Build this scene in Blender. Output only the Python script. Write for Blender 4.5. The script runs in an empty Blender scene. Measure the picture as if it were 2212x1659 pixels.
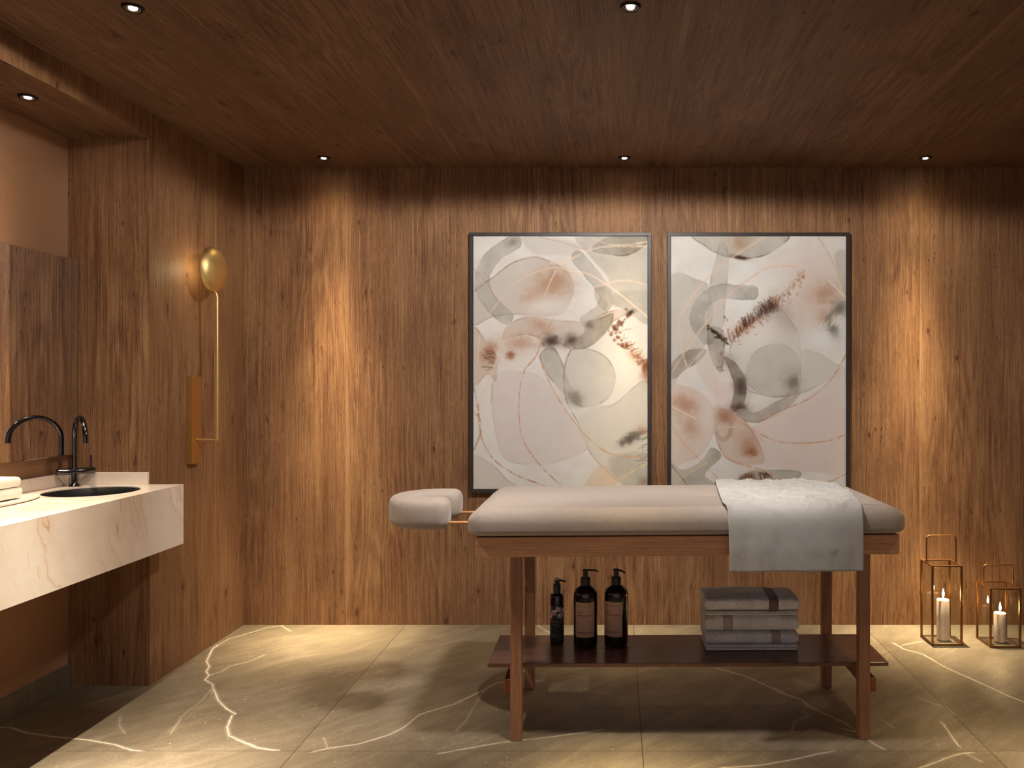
import bpy, bmesh, math, random
import numpy as np
from mathutils import Vector, Matrix, noise

random.seed(7)
C = bpy.context.scene.collection
PI = math.pi

# ------------------------------------------------------------------ helpers
def s2l(c):
    def f(v):
        v = v / 255.0
        return v / 12.92 if v <= 0.04045 else ((v + 0.055) / 1.055) ** 2.4
    return (f(c[0]), f(c[1]), f(c[2]), 1.0)


def link(o):
    C.objects.link(o)
    return o


def obj(name, bm, mat, parent=None, smooth=False, angle=40, loc=None):
    me = bpy.data.meshes.new(name)
    bm.normal_update()
    bm.to_mesh(me)
    bm.free()
    if mat is not None:
        me.materials.append(mat)
    if smooth:
        me.shade_smooth()
        if angle is not None and angle < 180:
            me.set_sharp_from_angle(angle=math.radians(angle))
    o = link(bpy.data.objects.new(name, me))
    if parent is not None:
        o.parent = parent
    if loc is not None:
        o.location = loc
    return o


def thing(name, label, cat, loc=(0, 0, 0), rotz=0.0, group=None):
    o = link(bpy.data.objects.new(name, None))
    o.empty_display_size = 0.05
    o.location = loc
    o.rotation_euler = (0, 0, rotz)
    o['label'] = label
    o['category'] = cat
    if group:
        o['group'] = group
    return o


def tag(o, label, cat, group=None):
    o['label'] = label
    o['category'] = cat
    if group:
        o['group'] = group
    return o


def struct(name, bm, mat, label, cat, smooth=False):
    o = obj(name, bm, mat, None, smooth)
    o['kind'] = 'structure'
    o['label'] = label
    o['category'] = cat
    return o


def box(bm, x0, x1, y0, y1, z0, z1, bev=0.0, seg=2):
    r = bmesh.ops.create_cube(bm, size=1.0)
    vs = r['verts']
    for v in vs:
        v.co = Vector(((x0 + x1) / 2 + v.co.x * (x1 - x0), (y0 + y1) / 2 + v.co.y * (y1 - y0), (z0 + z1) / 2 + v.co.z * (z1 - z0)))
    if bev > 0:
        es = list({e for v in vs for e in v.link_edges})
        bmesh.ops.bevel(bm, geom=es, offset=bev, segments=seg, profile=0.5, affect='EDGES')
    return bm


def newbox(*a, **k):
    return box(bmesh.new(), *a, **k)


def lathe(bm, prof, n=48, cx=0, cy=0, cz=0, cap0=True, cap1=True, sx=1.0, sy=1.0):
    rings = []
    for (r, z) in prof:
        rings.append([bm.verts.new((cx + sx * r * math.cos(2 * PI * k / n), cy + sy * r * math.sin(2 * PI * k / n), cz + z)) for k in range(n)])
    for a, b in zip(rings[:-1], rings[1:]):
        for k in range(n):
            bm.faces.new((a[k], a[(k + 1) % n], b[(k + 1) % n], b[k]))
    if cap0:
        bm.faces.new(list(reversed(rings[0])))
    if cap1:
        bm.faces.new(rings[-1])
    return bm


def tube(bm, pts, r, n=12, caps=True):
    pts = [Vector(p) for p in pts]
    rings = []
    up = None
    for i, p in enumerate(pts):
        if i == 0:
            t = pts[1] - p
        elif i == len(pts) - 1:
            t = p - pts[i - 1]
        else:
            t = (pts[i + 1] - p).normalized() + (p - pts[i - 1]).normalized()
        t.normalize()
        if up is None:
            up = Vector((0, 0, 1)) if abs(t.z) < 0.9 else Vector((1, 0, 0))
        a = t.cross(up).normalized()
        up = a.cross(t).normalized()
        rr = r[i] if isinstance(r, (list, tuple)) else r
        rings.append([bm.verts.new(p + a * rr * math.cos(2 * PI * k / n) + up * rr * math.sin(2 * PI * k / n)) for k in range(n)])
    for a, b in zip(rings[:-1], rings[1:]):
        for k in range(n):
            bm.faces.new((a[k], a[(k + 1) % n], b[(k + 1) % n], b[k]))
    if caps:
        bm.faces.new(list(reversed(rings[0])))
        bm.faces.new(rings[-1])
    bmesh.ops.recalc_face_normals(bm, faces=bm.faces)
    return bm


# ------------------------------------------------------------------ material helpers
class NT:
    def __init__(self, name):
        self.m = bpy.data.materials.new(name)
        self.m.use_nodes = True
        self.t = self.m.node_tree
        self.n = self.t.nodes
        self.b = self.n['Principled BSDF']

    def node(self, typ, **kw):
        nd = self.n.new(typ)
        for k, v in kw.items():
            setattr(nd, k, v)
        return nd

    def put(self, sock, v):
        if hasattr(v, 'is_output'):
            self.t.links.new(v, sock)
        else:
            sock.default_value = v

    def math(self, op, a, b=None, c=None, clamp=False):
        nd = self.node('ShaderNodeMath', operation=op, use_clamp=clamp)
        self.put(nd.inputs[0], a)
        if b is not None:
            self.put(nd.inputs[1], b)
        if c is not None:
            self.put(nd.inputs[2], c)
        return nd.outputs[0]

    def noise(self, vec, scale=1.0, detail=2.0, rough=0.5, dist=0.0):
        nd = self.node('ShaderNodeTexNoise')
        self.put(nd.inputs['Vector'], vec)
        nd.inputs['Scale'].default_value = scale
        nd.inputs['Detail'].default_value = detail
        nd.inputs['Roughness'].default_value = rough
        nd.inputs['Distortion'].default_value = dist
        return nd.outputs['Fac']

    def comb(self, x, y, z):
        nd = self.node('ShaderNodeCombineXYZ')
        for i, v in enumerate((x, y, z)):
            self.put(nd.inputs[i], v)
        return nd.outputs[0]

    def objxyz(self):
        tc = self.node('ShaderNodeTexCoord')
        sp = self.node('ShaderNodeSeparateXYZ')
        self.t.links.new(tc.outputs['Object'], sp.inputs[0])
        return sp.outputs[0], sp.outputs[1], sp.outputs[2], tc.outputs['Object']

    def ramp(self, fac, stops):
        nd = self.node('ShaderNodeValToRGB')
        self.put(nd.inputs[0], fac)
        e = nd.color_ramp.elements
        while len(e) < len(stops):
            e.new(0.5)
        for i, (p, c) in enumerate(stops):
            e[i].position = p
            e[i].color = c
        return nd.outputs[0]

    def mix(self, fac, a, b, blend='MIX'):
        nd = self.node('ShaderNodeMix', data_type='RGBA', blend_type=blend)
        self.put(nd.inputs[0], fac)
        self.put(nd.inputs[6], a)
        self.put(nd.inputs[7], b)
        return nd.outputs[2]

    def bump(self, h, strength=0.2, dist=0.01):
        nd = self.node('ShaderNodeBump')
        self.put(nd.inputs['Height'], h)
        nd.inputs['Strength'].default_value = strength
        nd.inputs['Distance'].default_value = dist
        self.t.links.new(nd.outputs[0], self.b.inputs['Normal'])

    def maprange(self, v, a, b, c=0.0, d=1.0, smooth=True):
        nd = self.node('ShaderNodeMapRange')
        if smooth:
            nd.interpolation_type = 'SMOOTHSTEP'
        self.put(nd.inputs[0], v)
        nd.inputs[1].default_value = a
        nd.inputs[2].default_value = b
        nd.inputs[3].default_value = c
        nd.inputs[4].default_value = d
        return nd.outputs[0]

    def base(self, c):
        self.put(self.b.inputs['Base Color'], c)

    def set(self, **kw):
        for k, v in kw.items():
            self.b.inputs[k.replace('_', ' ')].default_value = v
        return self


def wood(name, across, along, dark, mid, light, panel=None, rough=0.6, figure=1.0, fscale=1.0, spec=0.3):
    """veneer whose grain runs along one axis; knots and cathedral figure come from stretched noise"""
    k = NT(name)
    x, y, z, _ = k.objxyz()
    ax = {'x': x, 'y': y, 'z': z}
    u, v = ax[across], ax[along]
    w = ax[[q for q in 'xyz' if q not in (across, along)][0]]
    seam = None
    if panel:
        wd, ph = panel
        q = k.math('DIVIDE', k.math('SUBTRACT', u, ph), wd)
        pid = k.math('FLOOR', q)
        fr = k.math('SUBTRACT', q, pid)
        seam = k.math('LESS_THAN', fr, 0.0022)
        edge = k.maprange(fr, 0.0, 0.035, 1.0, 0.0)
        v = k.math('ADD', v, k.math('MULTIPLY', pid, 1.37))
    wiggle = k.noise(k.comb(k.math('MULTIPLY', u, 2.2), k.math('MULTIPLY', v, 1.3), w), 1.0, 3.0)
    vor = k.node('ShaderNodeTexVoronoi')
    k.put(vor.inputs['Vector'], k.comb(k.math('MULTIPLY', u, 6.0 * fscale), k.math('MULTIPLY', v, 3.0 * fscale), 0.37))
    vor.inputs['Scale'].default_value = 1.0
    kd = vor.outputs['Distance']
    knot = k.maprange(kd, 0.015, 0.07, 1.0, 0.0)
    halo = k.maprange(kd, 0.03, 0.26, 1.0, 0.0)
    # fibres swerve a little round each knot
    u2 = k.math('ADD', u, k.math('MULTIPLY', k.math('SUBTRACT', wiggle, 0.5), 0.020))
    u2 = k.math('ADD', u2, k.math('MULTIPLY', halo, 0.007))
    wig2 = k.noise(k.comb(k.math('MULTIPLY', u, 16.0), k.math('MULTIPLY', v, 7.0), w), 1.0, 2.0)
    u2 = k.math('ADD', u2, k.math('MULTIPLY', k.math('SUBTRACT', wig2, 0.5), 0.011))
    A = k.noise(k.comb(k.math('MULTIPLY', u2, 6.5 * fscale), k.math('MULTIPLY', v, 0.75 * fscale), k.math('MULTIPLY', w, 3.0)), 1.0, 2.5, 0.45)
    cont = k.math('SINE', k.math('MULTIPLY', A, 70.0))
    cont = k.maprange(cont, -1.0, 1.0, 0.0, 1.0, False)
    gatec = k.maprange(k.noise(k.comb(k.math('MULTIPLY', u, 3.0), k.math('MULTIPLY', v, 0.9), w), 1.0, 2.0), 0.45, 0.62)
    fib = k.noise(k.comb(k.math('MULTIPLY', u2, 210.0 * fscale), k.math('MULTIPLY', v, 2.4 * fscale), k.math('MULTIPLY', w, 40.0)), 1.0, 3.0, 0.6)
    mid_f = k.noise(k.comb(k.math('MULTIPLY', u2, 52.0 * fscale), k.math('MULTIPLY', v, 1.5 * fscale), k.math('MULTIPLY', w, 20.0)), 1.0, 4.0, 0.6)
    pore = k.noise(k.comb(k.math('MULTIPLY', u2, 420.0 * fscale), k.math('MULTIPLY', v, 22.0 * fscale), k.math('MULTIPLY', w, 60.0)), 1.0, 2.0, 0.6)
    tone = k.noise(k.comb(k.math('MULTIPLY', u, 9.0 * fscale), k.math('MULTIPLY', v, 0.5 * fscale), w), 1.0, 3.0)
    blot = k.noise(k.comb(k.math('MULTIPLY', u, 3.5), k.math('MULTIPLY', v, 2.0), w), 1.0, 3.0)
    fleck = k.maprange(k.noise(k.comb(k.math('MULTIPLY', u2, 60.0 * fscale), k.math('MULTIPLY', v, 16.0 * fscale), w), 1.0, 3.0, 0.6), 0.60, 0.72)
    f = k.math('ADD', k.math('MULTIPLY', fib, 0.44), k.math('MULTIPLY', mid_f, 0.15))
    f = k.math('ADD', f, k.math('MULTIPLY', k.math('MULTIPLY', k.math('SUBTRACT', cont, 0.5), gatec), 0.070 * figure))
    f = k.math('ADD', f, k.math('ADD', k.math('MULTIPLY', tone, 0.17), k.math('MULTIPLY', blot, 0.18)))
    f = k.math('ADD', f, k.math('MULTIPLY', k.math('SUBTRACT', pore, 0.5), 0.26))
    f = k.math('SUBTRACT', f, k.math('MULTIPLY', knot, 0.24 * figure))
    f = k.math('SUBTRACT', f, k.math('MULTIPLY', k.math('MULTIPLY', halo, cont), 0.07 * figure))
    patch = k.maprange(k.noise(k.comb(k.math('MULTIPLY', u, 7.0), k.math('MULTIPLY', v, 4.0), 2.7), 1.0, 2.0), 0.52, 0.68, 0.0, 0.65)
    f = k.math('SUBTRACT', f, k.math('MULTIPLY', k.math('MULTIPLY', fleck, k.math('MAXIMUM', halo, patch)), 0.34 * figure))
    if seam is not None:
        f = k.math('ADD', f, k.math('MULTIPLY', edge, 0.09))
        f = k.math('SUBTRACT', f, k.math('MULTIPLY', seam, 0.16))
    col = k.ramp(f, [(0.33, dark), (0.51, mid), (0.70, light)])
    k.base(col)
    k.set(Roughness=rough)
    k.b.inputs['Specular IOR Level'].default_value = spec
    k.bump(f, 0.10, 0.004)
    return k.m


def plain(name, col, rough=0.5, metal=0.0, noise_amt=0.06, nscale=40.0, bump=0.0, spec=0.5):
    k = NT(name)
    x, y, z, o = k.objxyz()
    nf = k.noise(o, nscale, 3.0)
    c2 = tuple(min(1, v * (1 - noise_amt)) for v in col[:3]) + (1,)
    c3 = tuple(min(1, v * (1 + noise_amt)) for v in col[:3]) + (1,)
    k.base(k.ramp(nf, [(0.3, c2), (0.7, c3)]))
    k.set(Roughness=rough, Metallic=metal)
    k.b.inputs['Specular IOR Level'].default_value = spec
    if bump:
        k.bump(nf, bump, 0.002)
    return k.m


def fabric(name, col, scale=900.0, amt=0.16, bump=0.25, rough=0.9, sheen=0.25):
    k = NT(name)
    x, y, z, o = k.objxyz()
    n1 = k.noise(o, scale, 2.0)
    n2 = k.noise(o, scale * 0.06, 3.0)
    f = k.math('ADD', k.math('MULTIPLY', n1, 0.65), k.math('MULTIPLY', n2, 0.35))
    a = tuple(v * (1 - amt) for v in col[:3]) + (1,)
    b = tuple(min(1, v * (1 + amt)) for v in col[:3]) + (1,)
    k.base(k.ramp(f, [(0.38, a), (0.62, b)]))
    k.set(Roughness=rough)
    k.b.inputs['Specular IOR Level'].default_value = 0.15
    k.b.inputs['Sheen Weight'].default_value = sheen
    k.bump(n1, bump, 0.002)
    return k.m


def emit(name, col, s):
    k = NT(name)
    k.base((0.8, 0.8, 0.8, 1))
    k.b.inputs['Emission Color'].default_value = col
    k.b.inputs['Emission Strength'].default_value = s
    return k.m


# ------------------------------------------------------------------ room constants (metres)
H = 2.70          # ceiling height
YB = 4.78         # back wall
XL = -2.20        # left wall face
XR = 3.05         # right wall face
YP = 3.817        # end of the left wall, start of the recess
XN = -2.585       # recess wall face
ZS = 2.58         # underside of the bulkhead
YF = -1.6         # room's other end, behind the camera
CAM = Vector((0, 0, 1.42))
FPX, VX, VY = 1750.0, 1332.0, 830.0


def floor_pt(px, py):
    Y = FPX * CAM.z / (py - VY)
    return ((px - VX) * Y / FPX, Y)


# ------------------------------------------------------------------ wood palettes
W_DK, W_MD, W_LT = s2l((88, 55, 36)), s2l((141, 103, 71)), s2l((180, 142, 104))
m_wall_back = wood('walnut_veneer_back', 'x', 'z', W_DK, W_MD, W_LT, panel=(1.129, -1.603))
m_wall_left = wood('walnut_veneer_left', 'y', 'z', W_DK, W_MD, W_LT, panel=(1.129, 3.30))
m_wall_end = wood('walnut_veneer_end', 'x', 'z', W_DK, W_MD, W_LT, fscale=0.9, figure=1.2)
m_ceiling = wood('walnut_veneer_ceiling', 'x', 'y', s2l((78, 52, 38)), s2l((122, 92, 70)), s2l((152, 120, 94)), panel=(1.129, -0.90), rough=0.6)
m_table = wood('stained_wood', 'z', 'x', s2l((182, 126, 88)), s2l((222, 168, 124)), s2l((242, 196, 152)), fscale=1.6, figure=0.5, rough=0.42)
m_table_leg = wood('stained_wood_upright', 'x', 'z', s2l((130, 88, 64)), s2l((172, 124, 94)), s2l((198, 148, 114)), fscale=1.6, figure=0.4, rough=0.42)
m_shelf = wood('stained_wood_shelf', 'y', 'x', s2l((92, 62, 48)), s2l((128, 90, 70)), s2l((158, 114, 90)), fscale=1.4, figure=0.4, rough=0.25, spec=0.5)

# ------------------------------------------------------------------ setting
struct('wall_back', newbox(XL - 0.6, XR + 0.12, YB, YB + 0.12, 0, H), m_wall_back,
       'walnut veneer back wall behind the massage table', 'wall')


def left_wall():
    # long face in one material, the end that faces the sink niche in another
    bm = newbox(-2.72, XL, YP, YB, 0, H)
    for f in bm.faces:
        f.material_index = 1 if f.normal.y < -0.5 else 0
    return bm


lw = struct('wall_left', left_wall(), m_wall_left, 'walnut veneer left wall carrying the brass wall lamp', 'wall')
lw.data.materials.append(m_wall_end)
for p in lw.data.polygons:
    p.material_index = 1 if p.normal.y < -0.5 else 0

m_plaster = plain('tan_plaster', s2l((168, 126, 94)), rough=0.85, noise_amt=0.03, nscale=9)
struct('wall_recess', newbox(-2.72, XN, YF, YP, 0, H), m_plaster,
       'plain tan plaster wall of the recess above and below the mirror', 'wall')
struct('wall_right', newbox(XR, XR + 0.12, YF, YB, 0, H), m_wall_left,
       'walnut veneer right wall outside the frame', 'wall')
struct('ceiling', newbox(-2.72, XR + 0.12, YF, YB + 0.12, H, H + 0.12), m_ceiling,
       'dark walnut veneer ceiling with small downlights', 'ceiling')


def bulkhead():
    bm = newbox(XN, XL, YF, YP, ZS, H)
    for f in bm.faces:
        f.material_index = 1 if f.normal.z < -0.5 else 0
    return bm


bh = struct('trim_1', bulkhead(), m_wall_left, 'lowered walnut bulkhead over the sink recess', 'bulkhead')
bh.data.materials.append(m_ceiling)
for p in bh.data.polygons:
    p.material_index = 1 if p.normal.z < -0.5 else 0

# ---- floor: a fine grid that carries the distance to hand-placed marble veins
veins_px = []


def V(ox, oy, sc, pts, wd=1.0):
    veins_px.append(([(ox + a / sc, oy + b / sc) for a, b in pts], wd))


V(0, 1320, 3.16, [(1480, 235), (1450, 260), (1410, 340), (1430, 380), (1408, 410), (1425, 440), (1400, 470), (1450, 500), (1465, 550), (1490, 610), (1550, 670), (1605, 700)], 1.3)
V(0, 1320, 3.16, [(1582, 715), (1550, 795), (1565, 850), (1640, 885), (1750, 930), (1830, 945), (1890, 950)], 1.3)
V(0, 1320, 3.16, [(-200, 790), (0, 795), (70, 795), (180, 830), (350, 855), (600, 880), (780, 910), (900, 950), (960, 955)], 1.0)
V(0, 1320, 3.16, [(1430, 435), (1510, 415), (1570, 375), (1700, 345), (1800, 300)], 0.6)
V(0, 1320, 3.16, [(1480, 240), (1560, 190), (1700, 150), (1830, 110), (1920, 100), (1980, 135)], 0.8)
V(0, 1320, 3.16, [(1450, 520), (1390, 600), (1240, 720), (1170, 830)], 0.45)
V(0, 1320, 3.16, [(820, 720), (815, 780), (850, 835)], 0.4)
V(600, 1340, 3.687, [(290, 1045), (400, 1020), (640, 985), (780, 945), (890, 910), (1000, 855), (1130, 750), (1260, 710), (1400, 670), (1650, 550), (1740, 500), (1800, 490), (1960, 400)], 1.0)
V(600, 1340, 3.687, [(1640, 560), (1590, 640), (1500, 800), (1420, 880)], 0.5)
V(600, 1340, 3.687, [(1280, 1060), (1400, 1040), (1560, 1010), (1800, 970), (2200, 925), (2600, 870)], 0.8)
V(600, 1340, 3.687, [(400, 1020), (370, 940)], 0.5)
V(1100, 1400, 2.765, [(1240, 120), (1420, 170), (1660, 280), (1750, 310), (1790, 345), (1880, 390), (1990, 440), (2070, 490), (2160, 560), (2230, 600)], 1.0)
V(1100, 1400, 2.765, [(1790, 345), (1755, 370), (1790, 405), (1700, 440), (1690, 500)], 0.5)
V(1100, 1400, 2.765, [(1270, 715), (1500, 700), (1700, 665), (1850, 630), (1940, 615)], 0.9)
V(1780, 1330, 5.04, [(1000, 1680), (1060, 1650), (1180, 1610), (1350, 1540), (1520, 1495), (1600, 1490)], 1.2)
V(1780, 1330, 5.04, [(1280, 1160), (1350, 1250), (1400, 1330), (1470, 1420)], 1.0)
V(1780, 1330, 5.04, [(760, 300), (860, 360), (1080, 420), (1300, 550), (1450, 620), (1700, 730), (2000, 870), (2178, 940), (2400, 1040)], 0.9)
V(1780, 1330, 5.04, [(860, 320), (1060, 280)], 0.7)
V(1780, 1330, 5.04, [(1050, 900), (1200, 960), (1320, 990), (1420, 1080)], 0.6)
V(1780, 1330, 5.04, [(1540, 1500), (1700, 1580)], 0.6)
V(1780, 1330, 5.04, [(640, 1140), (760, 1220)], 0.5)
V(1160, 1220, 8.295, [(20, 1090), (90, 1140), (190, 1200), (300, 1230)], 0.9)


def signed_polyline(P, pts):
    """signed distance of the points P (n,2) to a polyline"""
    best = np.full(len(P), 1e9)
    sgn = np.zeros(len(P))
    for (x0, y0), (x1, y1) in zip(pts[:-1], pts[1:]):
        d = np.array([x1 - x0, y1 - y0])
        L2 = max(1e-12, d @ d)
        r0 = P[:, 0] - x0
        r1 = P[:, 1] - y0
        t = np.clip((r0 * d[0] + r1 * d[1]) / L2, 0, 1)
        ex = r0 - t * d[0]
        ey = r1 - t * d[1]
        q = np.sqrt(ex * ex + ey * ey)
        s = np.where(d[0] * r1 - d[1] * r0 >= 0, 1.0, -1.0)
        m = q < best
        best = np.where(m, q, best)
        sgn = np.where(m, s, sgn)
    return best, sgn


def grid_mesh(name, xs, ys, zf=0.0):
    nx, ny = len(xs), len(ys)
    X, Y = np.meshgrid(xs, ys)
    co = np.zeros((nx * ny, 3), dtype=np.float32)
    co[:, 0] = X.ravel()
    co[:, 1] = Y.ravel()
    co[:, 2] = zf
    i = np.arange(nx * ny).reshape(ny, nx)
    q = np.stack([i[:-1, :-1], i[:-1, 1:], i[1:, 1:], i[1:, :-1]], -1).reshape(-1, 4)
    me = bpy.data.meshes.new(name)
    me.vertices.add(len(co))
    me.vertices.foreach_set('co', co.ravel())
    me.loops.add(q.size)
    me.loops.foreach_set('vertex_index', q.ravel().astype(np.int32))
    me.polygons.add(len(q))
    me.polygons.foreach_set('loop_start', (np.arange(len(q)) * 4).astype(np.int32))
    me.update(calc_edges=True)
    return me, co


def make_floor():
    xs = np.concatenate([np.array([-2.72]), np.arange(-2.62, 2.86, 0.007), np.array([XR + 0.12])])
    ys = np.concatenate([np.array([YF, 0.5, 1.5, 2.3]), np.arange(2.70, YB, 0.007), np.array([YB + 0.12])])
    me, co = grid_mesh('floor', xs, ys)
    P = co[:, :2].astype(np.float64)
    dist = np.full(len(P), 0.2)
    stren = np.zeros(len(P))
    for pts, wd in veins_px:
        fp = [floor_pt(a, b) for a, b in pts]
        fp = [(a, min(b, YB + 0.05)) for a, b in fp]
        lo = np.min(fp, axis=0) - 0.06
        hi = np.max(fp, axis=0) + 0.06
        idx = np.where((P[:, 0] > lo[0]) & (P[:, 0] < hi[0]) & (P[:, 1] > lo[1]) & (P[:, 1] < hi[1]))[0]
        if len(idx) == 0:
            continue
        q, s = signed_polyline(P[idx], fp)
        m = q < np.abs(dist[idx])
        jj = idx[m]
        dist[jj] = q[m] * s[m]
        stren[jj] = wd * np.clip((0.026 - q[m]) / 0.012, 0, 1)
    a = me.attributes.new('vein_distance', 'FLOAT', 'POINT')
    a.data.foreach_set('value', dist.astype(np.float32))
    a = me.attributes.new('vein_strength', 'FLOAT', 'POINT')
    a.data.foreach_set('value', stren.astype(np.float32))
    k = NT('taupe_marble_tiles')
    x, y, z, o = k.objxyz()
    big = k.noise(o, 2.3, 5.0, 0.6, 0.6)
    strk = k.noise(k.comb(k.math('MULTIPLY', k.math('ADD', x, y), 2.2), k.math('MULTIPLY', k.math('SUBTRACT', x, y), 9.0), 0.3), 1.0, 6.0, 0.65, 0.8)
    fine = k.noise(k.comb(k.math('MULTIPLY', k.math('ADD', x, y), 50.0), k.math('MULTIPLY', k.math('SUBTRACT', x, y), 95.0), 0.0), 1.0, 5.0, 0.7)
    f = k.math('ADD', k.math('MULTIPLY', big, 0.34), k.math('ADD', k.math('MULTIPLY', strk, 0.38), k.math('MULTIPLY', fine, 0.36)))
    # tile ids give each slab its own tone
    tx = k.math('DIVIDE', k.math('ADD', x, 1.245), 1.345)
    ty = k.math('DIVIDE', k.math('SUBTRACT', y, 3.137), 2.69)
    ix, iy = k.math('FLOOR', tx), k.math('FLOOR', ty)
    wn = k.node('ShaderNodeTexWhiteNoise', noise_dimensions='2D')
    k.put(wn.inputs['Vector'], k.comb(ix, iy, 0.0))
    f = k.math('ADD', f, k.math('MULTIPLY', k.math('SUBTRACT', wn.outputs['Value'], 0.5), 0.07))
    col = k.ramp(f, [(0.33, s2l((86, 76, 62))), (0.54, s2l((119, 107, 89))), (0.74, s2l((154, 141, 120)))])
    # speckles and hairline veins
    vs = k.node('ShaderNodeTexVoronoi')
    k.put(vs.inputs['Vector'], o)
    vs.inputs['Scale'].default_value = 26.0
    speck = k.maprange(vs.outputs['Distance'], 0.03, 0.12, 0.75, 0.0)
    speck = k.math('MULTIPLY', speck, k.maprange(k.noise(o, 5.0, 2.0), 0.5, 0.66))
    hn = k.noise(k.comb(k.math('ADD', x, 5.0), y, 0.0), 2.4, 6.0, 0.62, 0.5)
    hair = k.maprange(k.math('ABSOLUTE', k.math('SUBTRACT', hn, 0.5)), 0.0, 0.006, 0.15, 0.0)
    hair = k.math('MULTIPLY', hair, k.maprange(k.noise(o, 1.7, 2.0), 0.48, 0.62))
    vd = k.node('ShaderNodeAttribute', attribute_name='vein_distance').outputs['Fac']
    vst = k.node('ShaderNodeAttribute', attribute_name='vein_strength').outputs['Fac']
    jag = k.math('MULTIPLY', k.math('SUBTRACT', k.noise(o, 28.0, 4.0, 0.7), 0.5), 0.012)
    dd = k.math('ABSOLUTE', k.math('ADD', vd, jag))
    wmod = k.math('MULTIPLY', vst, k.maprange(k.noise(o, 6.0, 3.0), 0.3, 0.7, 0.45, 1.25, False))
    core = k.math('SUBTRACT', 1.0, k.math('DIVIDE', dd, k.math('ADD', k.math('MULTIPLY', wmod, 0.0038), 0.0004)), clamp=True)
    glow = k.math('SUBTRACT', 1.0, k.math('DIVIDE', dd, 0.014), clamp=True)
    glow = k.math('MULTIPLY', k.math('MULTIPLY', glow, 0.25), vst)
    vein = k.math('MAXIMUM', k.math('MULTIPLY', k.math('POWER', core, 0.6), k.math('MINIMUM', k.math('MULTIPLY', vst, 1.1), 1.0)), glow)
    vein = k.math('MAXIMUM', vein, k.math('MAXIMUM', speck, hair), clamp=True)
    col = k.mix(vein, col, s2l((226, 212, 190)))
    # grout lines
    fx = k.math('ABSOLUTE', k.math('SUBTRACT', tx, k.math('ROUND', tx)))
    fy = k.math('ABSOLUTE', k.math('SUBTRACT', ty, k.math('ROUND', ty)))
    gx = k.maprange(fx, 0.0010, 0.0022, 1.0, 0.0)
    gy = k.maprange(fy, 0.0005, 0.0011, 0.7, 0.0)
    g = k.math('MAXIMUM', gx, gy)
    col = k.mix(k.math('MULTIPLY', g, 0.8), col, s2l((62, 48, 34)))
    k.base(col)
    k.put(k.b.inputs['Roughness'], k.maprange(fine, 0.3, 0.7, 0.46, 0.56, False))
    k.b.inputs['Specular IOR Level'].default_value = 0.38
    me.materials.append(k.m)
    o = link(bpy.data.objects.new('floor', me))
    o['kind'] = 'structure'
    o['label'] = 'polished taupe marble tile floor with white veins'
    o['category'] = 'floor'
    return k.m


m_floor = make_floor()
struct('baseboard_left', newbox(XN, XN + 0.014, YF, YP - 0.001, 0, 0.10, bev=0.002), m_floor,
       'low taupe stone baseboard under the recess wall', 'baseboard')

# ------------------------------------------------------------------ downlights
m_bronze = plain('dark_bronze', s2l((52, 44, 38)), rough=0.4, metal=0.9)
m_black = plain('matte_black', s2l((22, 20, 19)), rough=0.6)
m_bulb = emit('warm_bulb', (1.0, 0.80, 0.52, 1), 60.0)
WARM = (1.0, 0.79, 0.48)


def spot(name, loc, power, beam, spill, col=WARM, radius=0.014, parent=None, wide=False, throw=False):
    """ceiling lamp with a soft photometric profile: beam = e-fold half angle in radians"""
    L = bpy.data.lights.new(name, 'SPOT')
    L.energy = power
    L.spot_size = math.radians(178)
    L.spot_blend = 0.02
    L.color = col
    L.shadow_soft_size = radius
    L.use_nodes = True
    t = L.node_tree
    em = next(n for n in t.nodes if n.type == 'EMISSION')

    def m(op, a, b=None):
        n = t.nodes.new('ShaderNodeMath')
        n.operation = op
        for i, v in enumerate((a, b)):
            if v is None:
                continue
            if hasattr(v, 'is_output'):
                t.links.new(v, n.inputs[i])
            else:
                n.inputs[i].default_value = v
        return n.outputs[0]
    g = t.nodes.new('ShaderNodeNewGeometry')
    sp = t.nodes.new('ShaderNodeSeparateXYZ')
    t.links.new(g.outputs['Incoming'], sp.inputs[0])
    th = m('ARCCOSINE', m('MINIMUM', m('ABSOLUTE', sp.outputs[2]), 1.0))
    if wide:
        def mr(v, a, b, c, d):
            n = t.nodes.new('ShaderNodeMapRange')
            n.interpolation_type = 'SMOOTHSTEP'
            t.links.new(v, n.inputs[0])
            for i, q in enumerate((a, b, c, d)):
                n.inputs[i + 1].default_value = q
            return n.outputs[0]
        D = math.radians
        # a wall washer throws forward (+Y) and fades to both sides
        fwd = m('DIVIDE', m('ABSOLUTE', sp.outputs[0]), m('ADD', m('ABSOLUTE', sp.outputs[1]), 1e-4))
        side = mr(fwd, 1.0, 3.2, 1.0, 0.10) if throw else 1.0
        out = m('MULTIPLY', mr(th, D(6), D(28), beam, 1.0), mr(th, D(83.2), D(87.2), 1.0, 0.0))
        out = m('MULTIPLY', out, side)
    else:
        q = m('DIVIDE', th, beam)
        e1 = m('EXPONENT', m('MULTIPLY', m('MULTIPLY', q, q), -1.0))
        q2 = m('DIVIDE', th, 0.55)
        e2 = m('EXPONENT', m('MULTIPLY', m('MULTIPLY', q2, q2), -1.0))
        out = m('ADD', e1, m('MULTIPLY', e2, spill))
    t.links.new(out, em.inputs['Strength'])
    o = link(bpy.data.objects.new(name, L))
    if parent:
        o.parent = parent
    o.location = loc
    return o


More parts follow.
